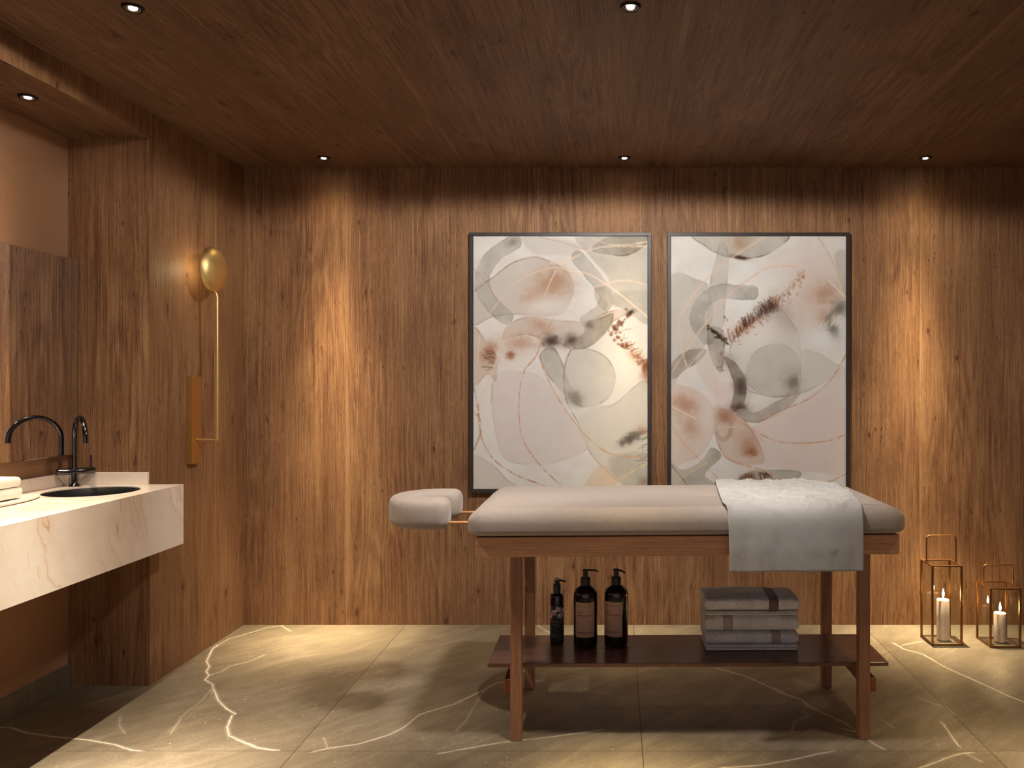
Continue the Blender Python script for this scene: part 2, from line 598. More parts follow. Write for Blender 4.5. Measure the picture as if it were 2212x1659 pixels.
def downlight(x, y, z, label, power, beam, spill, col=WARM, radius=0.014, wide=False):
    t = thing('downlight', label, 'ceiling light', (x, y, z), 0, 'recessed downlights')
    bm = bmesh.new()
    lathe(bm, [(0.023, 0.0), (0.023, -0.007), (0.031, -0.009), (0.035, -0.004), (0.036, 0.0)], 40, cap0=False, cap1=False)
    bmesh.ops.recalc_face_normals(bm, faces=bm.faces)
    obj('trim_ring', bm, m_bronze, t, True)
    bm = lathe(bmesh.new(), [(0.0235, -0.0005), (0.0235, -0.002), (0.012, -0.0035)], 32)
    bmesh.ops.recalc_face_normals(bm, faces=bm.faces)
    obj('baffle', bm, m_black, t, False)
    bm = lathe(bmesh.new(), [(0.0135, -0.0036), (0.013, -0.006), (0.008, -0.009)], 24)
    bmesh.ops.recalc_face_normals(bm, faces=bm.faces)
    obj('bulb', bm, m_bulb, t, True)
    spot('downlight_beam', (0, 0, -0.022), power, beam, spill, col, radius, t, wide, wide)
    return t


downlight(-1.653, 4.571, H, 'small downlight in the ceiling near the back wall, left of the pictures', 1500, 0.172, 0.015)
downlight(0.044, 4.571, H, 'small downlight in the ceiling above the gap between the two pictures', 420, 0.17, 0.015)
downlight(1.742, 4.571, H, 'small downlight in the ceiling above the tall lantern', 1500, 0.172, 0.015)
t = downlight(-1.642, 2.750, H, 'small downlight in the main ceiling at the top left, beside the bulkhead', 1550, 0.19, 0.12, (1.0, 0.86, 0.66))
spot('downlight_halo', (0, 0, -0.024), 15, 0.05, 0, (1.0, 0.90, 0.79), 0.03, t, True)
t = downlight(0.047, 2.742, H, 'bright downlight at the very top of the ceiling, in front of the massage table', 285, 0.04, 0, (1.0, 0.935, 0.86), 0.09, True)
spot('downlight_core', (0, 0, -0.024), 1250, 0.135, 0.0, WARM, 0.014, t)
downlight(1.742, 2.742, H, 'downlight in the ceiling beyond the right edge of the photo', 800, 0.19, 0.06)
downlight(-2.372, 3.264, ZS, 'small downlight in the underside of the bulkhead over the sink', 190, 0.26, 0.06, (1.0, 0.82, 0.60))

# ------------------------------------------------------------------ vanity
SX, SY, SR = -2.308, 3.563, 0.186
ZC = 0.949


def make_marble():
    k = NT('cream_marble')
    x, y, z, o = k.objxyz()
    warp = k.noise(o, 2.2, 4.0, 0.6)
    jit = k.noise(o, 16.0, 4.0, 0.65)
    d = k.math('ADD', k.math('ADD', y, k.math('MULTIPLY', z, 0.50)), k.math('ADD', k.math('MULTIPLY', warp, 0.30), k.math('MULTIPLY', jit, 0.03)))
    n = k.noise(k.comb(k.math('MULTIPLY', d, 5.5), k.math('MULTIPLY', k.math('SUBTRACT', z, k.math('MULTIPLY', y, 0.5)), 0.5), k.math('MULTIPLY', x, 0.6)), 1.0, 2.0, 0.5)
    line = k.maprange(k.math('ABSOLUTE', k.math('SUBTRACT', n, 0.5)), 0.0, 0.0065, 1.0, 0.0)
    soft = k.maprange(k.math('ABSOLUTE', k.math('SUBTRACT', n, 0.5)), 0.0, 0.06, 1.0, 0.0)
    gate = k.maprange(k.noise(o, 3.0, 3.0), 0.42, 0.60)
    n2 = k.noise(k.comb(k.math('MULTIPLY', d, 12.0), k.math('MULTIPLY', z, 1.0), 4.0), 1.0, 2.0, 0.5)
    line2 = k.math('MULTIPLY', k.maprange(k.math('ABSOLUTE', k.math('SUBTRACT', n2, 0.5)), 0.0, 0.008, 0.30, 0.0), k.maprange(k.noise(o, 4.0, 2.0), 0.48, 0.6))
    line = k.math('MAXIMUM', line, line2)
    cloud = k.noise(o, 5.0, 5.0, 0.6)
    c = k.ramp(cloud, [(0.3, s2l((226, 208, 194))), (0.7, s2l((240, 229, 218)))])
    c = k.mix(k.math('MULTIPLY', k.math('MULTIPLY', soft, gate), 0.30), c, s2l((214, 180, 148)))
    c = k.mix(k.math('MULTIPLY', k.math('MULTIPLY', line, gate), 0.75), c, s2l((196, 144, 98)))
    k.base(c)
    k.set(Roughness=0.28)
    return k.m


m_marble = make_marble()
van = thing('vanity_counter', 'thick cream marble counter with brown veins, floating in the recess at the left', 'counter', (-2.31, 3.0, 0.67))
VO = Vector((-2.31, 3.0, 0.67))


def counter_slab():
    bm = bmesh.new()
    x0, x1, y0, y1, z0, z1 = XN + 0.001, -2.04, 1.05, YP - 0.001, 0.67, ZC
    angs = [2 * PI * i / 96 for i in range(96)]
    for cx, cy in ((x0, y0), (x1, y0), (x1, y1), (x0, y1)):
        angs.append(math.atan2(cy - SY, cx - SX) % (2 * PI))
    angs = sorted(set(round(a, 6) for a in angs))
    inn, out, hole, bot = [], [], [], []
    for a in angs:
        c, s = math.cos(a), math.sin(a)
        tx = ((x1 if c > 0 else x0) - SX) / c if abs(c) > 1e-9 else 1e9
        ty = ((y1 if s > 0 else y0) - SY) / s if abs(s) > 1e-9 else 1e9
        t = min(tx, ty)
        inn.append(bm.verts.new((SX + SR * c, SY + SR * s, z1)))
        hole.append(bm.verts.new((SX + SR * c, SY + SR * s, z1 - 0.022)))
        out.append(bm.verts.new((SX + t * c, SY + t * s, z1)))
        bot.append(bm.verts.new((SX + t * c, SY + t * s, z0)))
    n = len(angs)
    for i in range(n):
        j = (i + 1) % n
        bm.faces.new((inn[i], out[i], out[j], inn[j]))
        bm.faces.new((hole[i], inn[i], inn[j], hole[j]))
        bm.faces.new((out[i], bot[i], bot[j], out[j]))
    bm.faces.new(list(reversed(bot)))
    bmesh.ops.recalc_face_normals(bm, faces=bm.faces)
    # the open hole confuses nothing: make sure the top looks up
    bm.normal_update()
    for f in bm.faces:
        if abs(f.normal.z) > 0.9 and abs(f.calc_center_median().z - z1) < 1e-4 and f.normal.z < 0:
            bmesh.ops.reverse_faces(bm, faces=bm.faces[:])
            break
    bmesh.ops.translate(bm, vec=-VO, verts=bm.verts)
    return bm


obj('slab', counter_slab(), m_marble, van)
bm = newbox(XN + 0.001, XN + 0.02, 1.05, YP - 0.001, ZC, 1.006, bev=0.002)
bmesh.ops.translate(bm, vec=-VO, verts=bm.verts)
obj('backsplash', bm, m_marble, van)
bm = newbox(XN + 0.021, XL - 0.002, YP - 0.02, YP - 0.001, ZC, 1.006, bev=0.002)
bmesh.ops.translate(bm, vec=-VO, verts=bm.verts)
obj('backsplash', bm, m_marble, van)

m_basin = plain('black_ceramic', s2l((16, 14, 14)), rough=0.55, spec=0.3)
sink = thing('wash_basin', 'round black basin sunk into the cream marble counter', 'sink', (SX, SY, 0.80))
bm = lathe(bmesh.new(), [(0.03, 0.004), (0.09, 0.006), (0.14, 0.025), (0.168, 0.065), (0.179, 0.11), (0.183, 0.143), (0.1858, 0.1445),
                         (0.1858, 0.12), (0.181, 0.06), (0.15, 0.012), (0.09, -0.006), (0.03, -0.008)], 72, cap0=True, cap1=True)
bmesh.ops.recalc_face_normals(bm, faces=bm.faces)
obj('bowl', bm, m_basin, sink, True, 60)
m_gun = plain('gunmetal', s2l((96, 92, 96)), rough=0.16, metal=1.0, noise_amt=0.02)
bm = lathe(bmesh.new(), [(0.026, 0.0045), (0.026, 0.008), (0.018, 0.0095)], 28)
obj('drain', bm, m_gun, sink, True)

fx, fy = -2.500, 3.735
fau = thing('faucet', 'dark chrome gooseneck mixer tap standing behind the black basin', 'faucet', (fx, fy, ZC))
bm = lathe(bmesh.new(), [(0.024, 0.0), (0.024, 0.004), (0.018, 0.010), (0.013, 0.018), (0.0125, 0.06)], 28)
obj('base', bm, m_gun, fau, True)
ux, uy = 0.69, 0.724
bm = tube(bmesh.new(), [(-ux * 0.070, -uy * 0.070, 0.070), (-ux * 0.066, -uy * 0.066, 0.070), (ux * 0.078, uy * 0.078, 0.070), (ux * 0.082, uy * 0.082, 0.070)], [0.0125, 0.0145, 0.0145, 0.0125], 20)
obj('mixer_body', bm, m_gun, fau, True)
sxd, syd = 0.718, -0.696
pts = [(0, 0, 0.080), (0, 0, 0.15), (0, 0, 0.2215)]
RA = 0.099
for i in range(1, 25):
    a = PI - PI * i / 24
    d = RA + RA * math.cos(a)
    pts.append((sxd * d, syd * d, 0.2215 + RA * math.sin(a)))
pts.append((sxd * 2 * RA, syd * 2 * RA, 0.209))
obj('spout', tube(bmesh.new(), pts, 0.0105, 18), m_gun, fau, True)
for s in (-0.060, 0.066):
    bm = tube(bmesh.new(), [(ux * s, uy * s, 0.083), (ux * s, uy * s, 0.140)], 0.0042, 10)
    obj('lever', bm, m_gun, fau, True)

# mirror on the recess wall
m_mirror = NT('mirror_silver').set(Roughness=0.015, Metallic=1.0)
m_mirror.base((0.80, 0.78, 0.77, 1))
m_mirror = m_mirror.m
XM = -2.530
mir = thing('mirror', 'large frameless mirror above the counter in the recess', 'mirror', (XN, 2.6, 1.093))
bm = newbox(XM - 0.006, XM, 1.2, 3.806, 1.093, 2.004, bev=0.0015)
bmesh.ops.translate(bm, vec=-Vector((XN, 2.6, 1.093)), verts=bm.verts)
obj('mirror_glass', bm, m_mirror, mir)
bm = newbox(XN, XM - 0.006, 1.22, 3.80, 1.105, 1.992)
bmesh.ops.translate(bm, vec=-Vector((XN, 2.6, 1.093)), verts=bm.verts)
obj('backing', bm, m_black, mir)

# tray and two folded white towels at the left edge of the photo
m_tray = plain('pale_stone', s2l((214, 206, 196)), rough=0.35, noise_amt=0.05, nscale=12)
bm = lathe(bmesh.new(), [(0.88, 0.0), (0.97, 0.003), (1.0, 0.009), (0.985, 0.011), (0.93, 0.008), (0.0001, 0.007)], 64, sx=0.095, sy=0.26)
bmesh.ops.recalc_face_normals(bm, faces=bm.faces)
o = obj('tray', bm, m_tray, None, True, loc=(-2.443, 3.14, ZC))
tag(o, 'pale oval tray on the marble counter under folded white towels', 'tray')

# ------------------------------------------------------------------ towels
def sup(a, n):
    c, s = math.cos(a), math.sin(a)
    return (math.copysign(abs(c) ** (2.0 / n), c), math.copysign(abs(s) ** (2.0 / n), s))


def folded(bm, x0, x1, y0, y1, z0, z1, lump=0.004, seed=0.0, nx=60, nsec=40, pw=4.0, bulge=0.0, fuzz=0.0):
    """soft slab: a super-elliptic section in YZ swept along X, ends pulled in"""
    cy, cz = (y0 + y1) / 2, (z0 + z1) / 2
    hy, hz = (y1 - y0) / 2, (z1 - z0) / 2
    rings = []
    for i in range(nx + 1):
        t = i / nx
        e = min(t, 1 - t) * (x1 - x0)
        rr = min(hz * 0.9, 0.03)
        k = 1.0 if e >= rr else math.sqrt(max(0.0, 1 - ((rr - e) / rr) ** 2)) * 0.35 + 0.65
        ky = 1.0 if e >= rr else math.sqrt(max(0.0, 1 - ((rr - e) / rr) ** 2)) * 0.05 + 0.95
        x = x0 + (x1 - x0) * t
        ring = []
        for j in range(nsec):
            c, s = sup(2 * PI * j / nsec, pw)
            p = Vector((x, cy + hy * c * ky, cz + hz * s * k))
            nn = noise.noise(Vector((x * 14 + seed, p.y * 14, p.z * 22))) + 0.6 * noise.noise(Vector((x * 40, p.y * 40 + seed, p.z * 50)))
            up = max(0.0, s)
            p.z += lump * nn * (0.35 + 0.65 * up) + bulge * math.sin(PI * t) * up
            p.y += lump * 0.6 * nn * (1 if c > 0 else -1) * abs(c)
            if fuzz:
                fz = noise.noise(Vector((x * 150 + seed, p.y * 150, p.z * 150))) + 0.6 * noise.noise(Vector((x * 300, p.y * 300 + seed, p.z * 300)))
                p.z += fuzz * fz * abs(s) ** 2
                p.y += fuzz * fz * (1 if c > 0 else -1) * abs(c) ** 2
            ring.append(bm.verts.new(p))
        rings.append(ring)
    for a, b in zip(rings[:-1], rings[1:]):
        for j in range(nsec):
            bm.faces.new((a[j], a[(j + 1) % nsec], b[(j + 1) % nsec], b[j]))
    bm.faces.new(list(reversed(rings[0])))
    bm.faces.new(rings[-1])
    bmesh.ops.recalc_face_normals(bm, faces=bm.faces)
    return bm


m_white_towel = fabric('white_terry', s2l((238, 232, 222)), scale=500, amt=0.06)
for i, (z0, z1, y1, lab) in enumerate(((0.0, 0.045, 3.290, 'folded white towel on the pale tray, the lower of two at the left edge'),
                                       (0.046, 0.088, 3.280, 'folded white towel on top of another at the left edge of the counter'))):
    bm = folded(bmesh.new(), -0.11, 0.11, -0.052, 0.052, z0, z1, lump=0.0012, seed=i * 3.1, nx=30, nsec=28, pw=7)
    o = obj('folded_towel', bm, m_white_towel, None, True, 180, loc=(-2.462, y1 - 0.11, ZC + 0.0115))
    o.rotation_euler = (0, 0, PI / 2)
    tag(o, lab, 'towel', 'white towels on the counter')

# ------------------------------------------------------------------ wall lamp
m_brass = plain('brushed_brass', s2l((222, 190, 126)), rough=0.44, metal=0.95, noise_amt=0.04)
m_brass_plate = plain('satin_brass_plate', s2l((184, 136, 80)), rough=0.45, metal=0.8, noise_amt=0.03)
lampo = Vector((XL, 4.186, 1.01))
lamp = thing('wall_lamp', 'brass wall lamp with a dish shade on a thin upright arm, on the left wall', 'wall lamp', lampo)
bm = newbox(0.0, 0.031, -0.046, 0.046, 0.0, 0.45, bev=0.0015)
obj('backplate', bm, m_brass_plate, lamp)
zr = 1.133 - lampo.z
pts = [(0.031, 0, zr), (0.118, 0, zr - 0.002)]
for i in range(1, 7):
    a = i / 6 * PI / 2
    pts.append((0.128 + 0.008 * math.sin(a), 0, zr - 0.002 + 0.008 * (1 - math.cos(a))))
pts += [(0.136, 0, 0.4), (0.136, 0, 0.862), (0.132, 0, 0.877), (0.122, 0, 0.887)]
obj('arm', tube(bmesh.new(), pts, 0.0070, 12), m_brass, lamp, True)
bm = bmesh.new()
prof = [(0.1185, 0.0), (0.120, 0.004)] + [(0.120 * math.cos(a), 0.004 + 0.056 * math.sin(a)) for a in [i / 12 * PI / 2 * 0.985 for i in range(1, 13)]]
prof_in = [(0.114 * math.cos(a), 0.003 + 0.050 * math.sin(a)) for a in [i / 12 * PI / 2 * 0.985 for i in range(12, -1, -1)]]
lathe(bm, prof, 56, cap0=False, cap1=True)
lathe(bm, prof_in, 56, cap0=True, cap1=False)
bm.transform(Matrix.Translation((0.105, 0, 1.0)) @ Matrix.Rotation(math.radians(4), 4, 'X') @ Matrix.Rotation(math.radians(90), 4, 'Y'))
bmesh.ops.remove_doubles(bm, verts=bm.verts, dist=1e-5)
bmesh.ops.recalc_face_normals(bm, faces=bm.faces)
obj('dish_shade', bm, m_brass, lamp, True, 50)
bm = bmesh.new()
bmesh.ops.create_uvsphere(bm, u_segments=20, v_segments=12, radius=0.016)
bmesh.ops.translate(bm, vec=(0.115, 0, 1.0), verts=bm.verts)
obj('bulb', bm, emit('lamp_bulb', (1.0, 0.72, 0.38, 1), 8.0), lamp, True)


def point(name, loc, e, col, r, parent=None):
    L = bpy.data.lights.new(name, 'POINT')
    L.energy = e
    L.color = col
    L.shadow_soft_size = r
    o = link(bpy.data.objects.new(name, L))
    if parent:
        o.parent = parent
    o.location = loc
    return o


point('lamp_glow', (0.086, 0, 1.0), 0.75, (1.0, 0.80, 0.44), 0.03, lamp)

# ------------------------------------------------------------------ pictures (abstract ink washes, written as colour per vertex)
def catmull(pts, closed=False, n=9):
    P = [np.array(p, float) for p in pts]
    out = []
    m = len(P)
    rng = range(m if closed else m - 1)
    for i in rng:
        if closed:
            a, b, c, d = P[(i - 1) % m], P[i], P[(i + 1) % m], P[(i + 2) % m]
        else:
            a, b, c, d = P[max(0, i - 1)], P[i], P[i + 1], P[min(m - 1, i + 2)]
        for k in range(n):
            t = k / n
            out.append(0.5 * ((2 * b) + (c - a) * t + (2 * a - 5 * b + 4 * c - d) * t * t + (3 * b - a - 3 * c + d) * t ** 3))
    out.append(P[0] if closed else P[-1])
    return np.array(out)


class Art:
    def __init__(self, x0, x1, y0, y1, nx, ny, bg, seed):
        self.x0, self.x1, self.y0, self.y1 = x0, x1, y0, y1
        self.nx, self.ny = nx, ny
        xs = np.linspace(x0, x1, nx)
        ys = np.linspace(y0, y1, ny)
        self.X, self.Y = np.meshgrid(xs, ys)
        self.c = np.ones((ny, nx, 3)) * np.array(bg, float)
        self.rng = np.random.default_rng(seed)
        self.n1 = self.fbm(90)
        self.n2 = self.fbm(26)
        self.n3 = self.rng.random((ny, nx)) - 0.5
        self.c += (self.n1[..., None] * np.array([6, 7, 8]) + self.n3[..., None] * 5)

    def fbm(self, size):
        out = np.zeros((self.ny, self.nx))
        amp = 1.0
        for o in range(4):
            s = size / 2 ** o
            gx = int((self.x1 - self.x0) / s) + 3
            gy = int((self.y1 - self.y0) / s) + 3
            g = self.rng.random((gy, gx)) * 2 - 1
            fx = (self.X - self.x0) / s
            fy = (self.Y - self.y0) / s
            ix, iy = fx.astype(int), fy.astype(int)
            tx, ty = fx - ix, fy - iy
            tx, ty = tx * tx * (3 - 2 * tx), ty * ty * (3 - 2 * ty)
            out += amp * ((g[iy, ix] * (1 - tx) + g[iy, ix + 1] * tx) * (1 - ty) + (g[iy + 1, ix] * (1 - tx) + g[iy + 1, ix + 1] * tx) * ty)
            amp *= 0.55
        return out / 1.6

    def win(self, pts, pad):
        lo, hi = pts.min(0) - pad, pts.max(0) + pad
        sx = (self.nx - 1) / (self.x1 - self.x0)
        sy = (self.ny - 1) / (self.y1 - self.y0)
        a = max(0, int((lo[0] - self.x0) * sx))
        b = min(self.nx, int((hi[0] - self.x0) * sx) + 2)
        c = max(0, int((lo[1] - self.y0) * sy))
        d = min(self.ny, int((hi[1] - self.y0) * sy) + 2)
        return slice(c, max(c, d)), slice(a, max(a, b))

    def blend(self, w, a, col):
        a = np.clip(a, 0, 1)[..., None]
        self.c[w] = self.c[w] * (1 - a) + np.array(col, float) * a

    def pdist(self, w, pts):
        X, Y = self.X[w], self.Y[w]
        best = np.full(X.shape, 1e9)
        tt = np.zeros(X.shape)
        for i in range(len(pts) - 1):
            x0, y0 = pts[i]
            dx, dy = pts[i + 1] - pts[i]
            L2 = max(1e-9, dx * dx + dy * dy)
            t = np.clip(((X - x0) * dx + (Y - y0) * dy) / L2, 0, 1)
            q = (X - x0 - t * dx) ** 2 + (Y - y0 - t * dy) ** 2
            m = q < best
            best = np.where(m, q, best)
            tt = np.where(m, (i + t) / (len(pts) - 1), tt)
        return np.sqrt(best), tt

    def wash(self, pts, col, alpha, soft=5, edge=0.0, ecol=None, tex=0.5):
        p = catmull(pts, True, 6)
        w = self.win(p, soft * 2 + 6)
        X, Y = self.X[w], self.Y[w]
        if X.size == 0:
            return
        ins = np.zeros(X.shape, bool)
        for i in range(len(p) - 1):
            x0, y0 = p[i]
            x1, y1 = p[i + 1]
            if y0 == y1:
                continue
            cr = ((y0 > Y) != (y1 > Y)) & (X < (x1 - x0) * (Y - y0) / (y1 - y0) + x0)
            ins ^= cr
        d, _ = self.pdist(w, p)
        sd = np.where(ins, d, -d)
        m = np.clip(sd / soft * 0.5 + 0.5, 0, 1)
        self.blend(w, m * alpha * (1 + tex * self.n1[w]), col)
        if edge:
            e = np.exp(-(np.abs(sd - 3) / 4.0) ** 2) * edge * np.clip(0.5 + 1.3 * self.n1[w], 0.1, 1.2)
            self.blend(w, e, ecol or tuple(v * 0.6 for v in col))

    def stroke(self, pts, width, col, alpha, soft=6, tex=0.5, edge=0.0):
        p = catmull(pts, False, 7)
        w = self.win(p, width + 12)
        d, t = self.pdist(w, p)
        if d.size == 0:
            return
        d = d + self.n2[w] * width * 0.06
        m = np.clip((width / 2 - d) / soft + 0.5, 0, 1)
        self.blend(w, m * alpha * (1 + tex * self.n1[w]), col)
        if edge:
            self.blend(w, np.exp(-((d - width / 2 + 3) / 4) ** 2) * edge * np.clip(0.5 + self.n1[w], 0, 1), tuple(v * 0.6 for v in col))

    def line(self, pts, width, col, alpha=0.9, dots=0.0):
        p = catmull(pts, False, 8)
        w = self.win(p, width + 8)
        d, t = self.pdist(w, p)
        if d.size == 0:
            return
        m = np.clip((width / 2 - d) / 2.2 + 0.5, 0, 1) * alpha
        if dots:
            m = m * np.clip(0.55 + dots * (self.n2[w] * 1.2 + self.n3[w] * 1.3), 0.05, 1)
        self.blend(w, m, col)

    def blob(self, x, y, rx, ry, rot, col, alpha, tex=0.9):
        pts = np.array([(x - max(rx, ry) * 2, y - max(rx, ry) * 2), (x + max(rx, ry) * 2, y + max(rx, ry) * 2)])
        w = self.win(pts, 0)
        X, Y = self.X[w] - x, self.Y[w] - y
        if X.size == 0:
            return
        c, s = math.cos(rot), math.sin(rot)
        u, v = (X * c + Y * s) / rx, (-X * s + Y * c) / ry
        g = np.exp(-(u * u + v * v) * 1.1 + tex * self.n2[w] * np.minimum(1, u * u + v * v))
        self.blend(w, np.minimum(g, 1) * alpha, col)

    def hairs(self, path, n, length, ang, spread, col, alpha, width=4):
        p = catmull(path, False, 12)
        for _ in range(n):
            q = p[self.rng.integers(0, len(p))] + self.rng.normal(0, 5, 2)
            a = math.radians(ang + self.rng.normal(0, spread))
            L = length * self.rng.uniform(0.4, 1.15)
            e = q + np.array([math.cos(a), math.sin(a)]) * L
            mid = (q + e) / 2 + self.rng.normal(0, 3, 2)
            self.line([q, mid, e], width * self.rng.uniform(0.6, 1.3), col, alpha * self.rng.uniform(0.5, 1))

    def speck(self, path, n, spread, col, r=(3, 8), alpha=0.8):
        p = catmull(path, False, 12)
        for _ in range(n):
            q = p[self.rng.integers(0, len(p))] + self.rng.normal(0, spread, 2)
            self.blob(q[0], q[1], self.rng.uniform(*r), self.rng.uniform(*r), 0, col, alpha)

    def colors(self):
        c = self.c
        if self.nx > 200:
            c = 214 + (c - 214) * 1.14
            c = c * np.array([0.955, 0.985, 1.03])
        c = np.clip(c, 0, 255) / 255.0
        return np.where(c <= 0.04045, c / 12.92, ((c + 0.055) / 1.055) ** 2.4)


SAGE, GREY, DKG = (172, 164, 148), (176, 168, 156), (140, 130, 116)
RUST, BRN, DARK = (150, 92, 62), (176, 136, 110), (84, 68, 60)
GOLD, PALE = (196, 150, 116), (240, 214, 188)


def art_one():
    A = Art(65, 1105, 80, 1585, 376, 544, (220, 211, 200), 3)
    A.blob(1000, 850, 220, 200, 0, (238, 226, 204), 0.8, 0.3)  # warm pool of the downlight above, painted into the picture as cream
    A.blob(400, 640, 300, 220, 0, (226, 212, 200), 0.6, 0.3)
    A.wash([(690, 70), (1120, 70), (1120, 580), (980, 520), (880, 470), (870, 330), (760, 200)], SAGE, 0.55, 6)
    A.wash([(360, 85), (500, 85), (680, 120), (690, 190), (560, 190), (420, 180)], GREY, 0.35, 10)
    A.wash([(770, 165), (820, 110), (900, 80), (1110, 75), (1080, 140), (980, 195), (880, 190)], DKG, 0.55, 4, 0.5, (100, 80, 66))
    A.stroke([(310, 115), (200, 185), (125, 290), (125, 400), (180, 490), (260, 560)], 90, GREY, 0.62, 5, 0.6, 0.2)
    A.blob(300, 115, 40, 22, -0.4, DKG, 0.7)
    A.wash([(60, 412), (180, 325), (300, 240), (420, 205), (520, 240), (620, 285), (665, 370), (650, 450), (600, 540), (480, 560), (330, 545), (180, 560), (60, 605)], SAGE, 0.36, 4, 0.3, (150, 120, 98))
    A.wash([(200, 330), (330, 225), (450, 205), (600, 270), (665, 370), (620, 500), (480, 560), (300, 520)], (205, 190, 176), 0.45, 12)
    A.blob(560, 345, 110, 80, 0.3, BRN, 0.75)
    A.blob(470, 400, 120, 60, -0.5, BRN, 0.5)
    A.blob(400, 455, 60, 30, 0, BRN, 0.45)
    A.blob(490, 490, 130, 50, 0, (228, 216, 202), 0.6)
    A.line([(60, 415), (180, 325), (300, 238), (420, 203), (500, 222), (590, 262)], 6, (140, 104, 80), 0.85, 0.6)
    A.stroke([(690, 210), (760, 290), (830, 380), (860, 450), (820, 530), (740, 585)], 80, SAGE, 0.55, 5, 0.6, 0.25)
    A.wash([(790, 385), (860, 380), (885, 430), (850, 520), (800, 470)], DKG, 0.3, 6)
    A.wash([(880, 430), (1110, 405), (1110, 520), (960, 520)], SAGE, 0.5, 8)
    A.wash([(235, 690), (270, 610), (370, 562), (480, 568), (600, 580), (740, 585), (800, 555), (900, 520), (1000, 525), (900, 590), (830, 670), (760, 735), (650, 755), (560, 720), (470, 690), (380, 665), (300, 680)], (190, 170, 152), 0.55, 4, 0.35, (140, 112, 92))
    A.blob(470, 610, 80, 40, 0.4, BRN, 0.6)
    A.blob(340, 715, 110, 55, -0.1, BRN, 0.65)
    A.blob(285, 785, 26, 26, 0, RUST, 0.8)
    A.wash([(520, 740), (460, 790), (500, 890), (560, 970), (660, 1070), (720, 1090), (640, 960), (600, 840), (560, 760)], SAGE, 0.55, 4, 0.5, (112, 102, 90))
    A.blob(530, 705, 52, 42, 0.2, DARK, 0.95)
    A.blob(650, 700, 50, 36, -0.2, DARK, 0.85)
    A.blob(760, 610, 26, 22, 0, DARK, 0.6)
    A.wash([(750, 590), (840, 560), (900, 540), (880, 620), (820, 690), (760, 735), (690, 755), (650, 720), (720, 660)], DKG, 0.45, 5, 0.3)
    A.wash([(640, 760), (760, 750), (870, 810), (915, 920), (880, 1030), (790, 1090), (690, 1085), (620, 1000), (605, 890)], (192, 184, 168), 0.55, 4, 0.35, (112, 100, 88))
    A.line([(645, 760), (610, 860), (605, 960), (630, 1080), (690, 1190), (740, 1330), (830, 1450), (925, 1535)], 6, (118, 106, 92), 0.7, 0.6)
    A.blob(675, 1045, 55, 45, 0.3, DKG, 0.8)
    A.wash([(900, 1080), (1120, 960), (1120, 1600), (925, 1535), (830, 1440), (740, 1320), (690, 1180), (780, 1100)], (206, 196, 178), 0.6, 6, 0.2)
    A.wash([(880, 1400), (1110, 1380), (1110, 1590), (930, 1540)], SAGE, 0.55, 14)
    A.wash([(200, 900), (440, 900), (560, 1030), (690, 1210), (745, 1340), (600, 1415), (420, 1440), (250, 1400), (190, 1210), (175, 1040)], (214, 199, 190), 0.75, 6, 0.12)
    A.wash([(725, 1580), (830, 1440), (925, 1535), (860, 1590)], (214, 184, 150), 0.6, 6)
    A.wash([(60, 1390), (180, 1440), (260, 1520), (330, 1590), (60, 1590)], (206, 192, 180), 0.6, 6, 0.2)
    A.wash([(60, 630), (140, 700), (200, 790), (200, 940), (150, 900), (60, 960)], (196, 170, 146), 0.55, 5, 0.3)
    A.blob(160, 780, 50, 70, 0.3, RUST, 0.6)
    A.hairs([(190, 760), (185, 860)], 16, 70, 190, 18, (96, 66, 52), 0.6)
    A.line([(1010, 530), (960, 590), (905, 640)], 16, (70, 52, 44), 0.6, 0.9)
    A.blob(1000, 535, 28, 14, -0.4, (60, 48, 42), 0.9)
    A.speck([(1000, 540), (900, 650), (960, 720), (1040, 790), (1100, 870)], 70, 14, (110, 58, 36), (4, 12), 0.6)
    A.hairs([(940, 700), (1030, 775), (1105, 880)], 36, 46, -35, 20, (120, 62, 40), 0.6)
    A.blob(1095, 890, 30, 60, 0, RUST, 0.7)
    A.blob(1040, 800, 60, 30, 0.7, (190, 130, 90), 0.5)
    A.line([(930, 650), (1000, 630), (1050, 620)], 8, BRN, 0.5, 0.8)
    A.blob(1000, 1285, 60, 28, -0.5, (86, 80, 72), 0.95)
    A.hairs([(980, 1300), (1050, 1255), (1105, 1235)], 40, 60, 158, 10, (120, 112, 100), 0.4, 6)
    A.hairs([(1105, 1270), (1105, 1420)], 18, 60, 160, 14, (120, 112, 98), 0.5)
    A.blob(1080, 1240, 40, 30, 0, BRN, 0.6)
    A.blob(1085, 1540, 40, 30, 0, (140, 120, 92), 0.6)
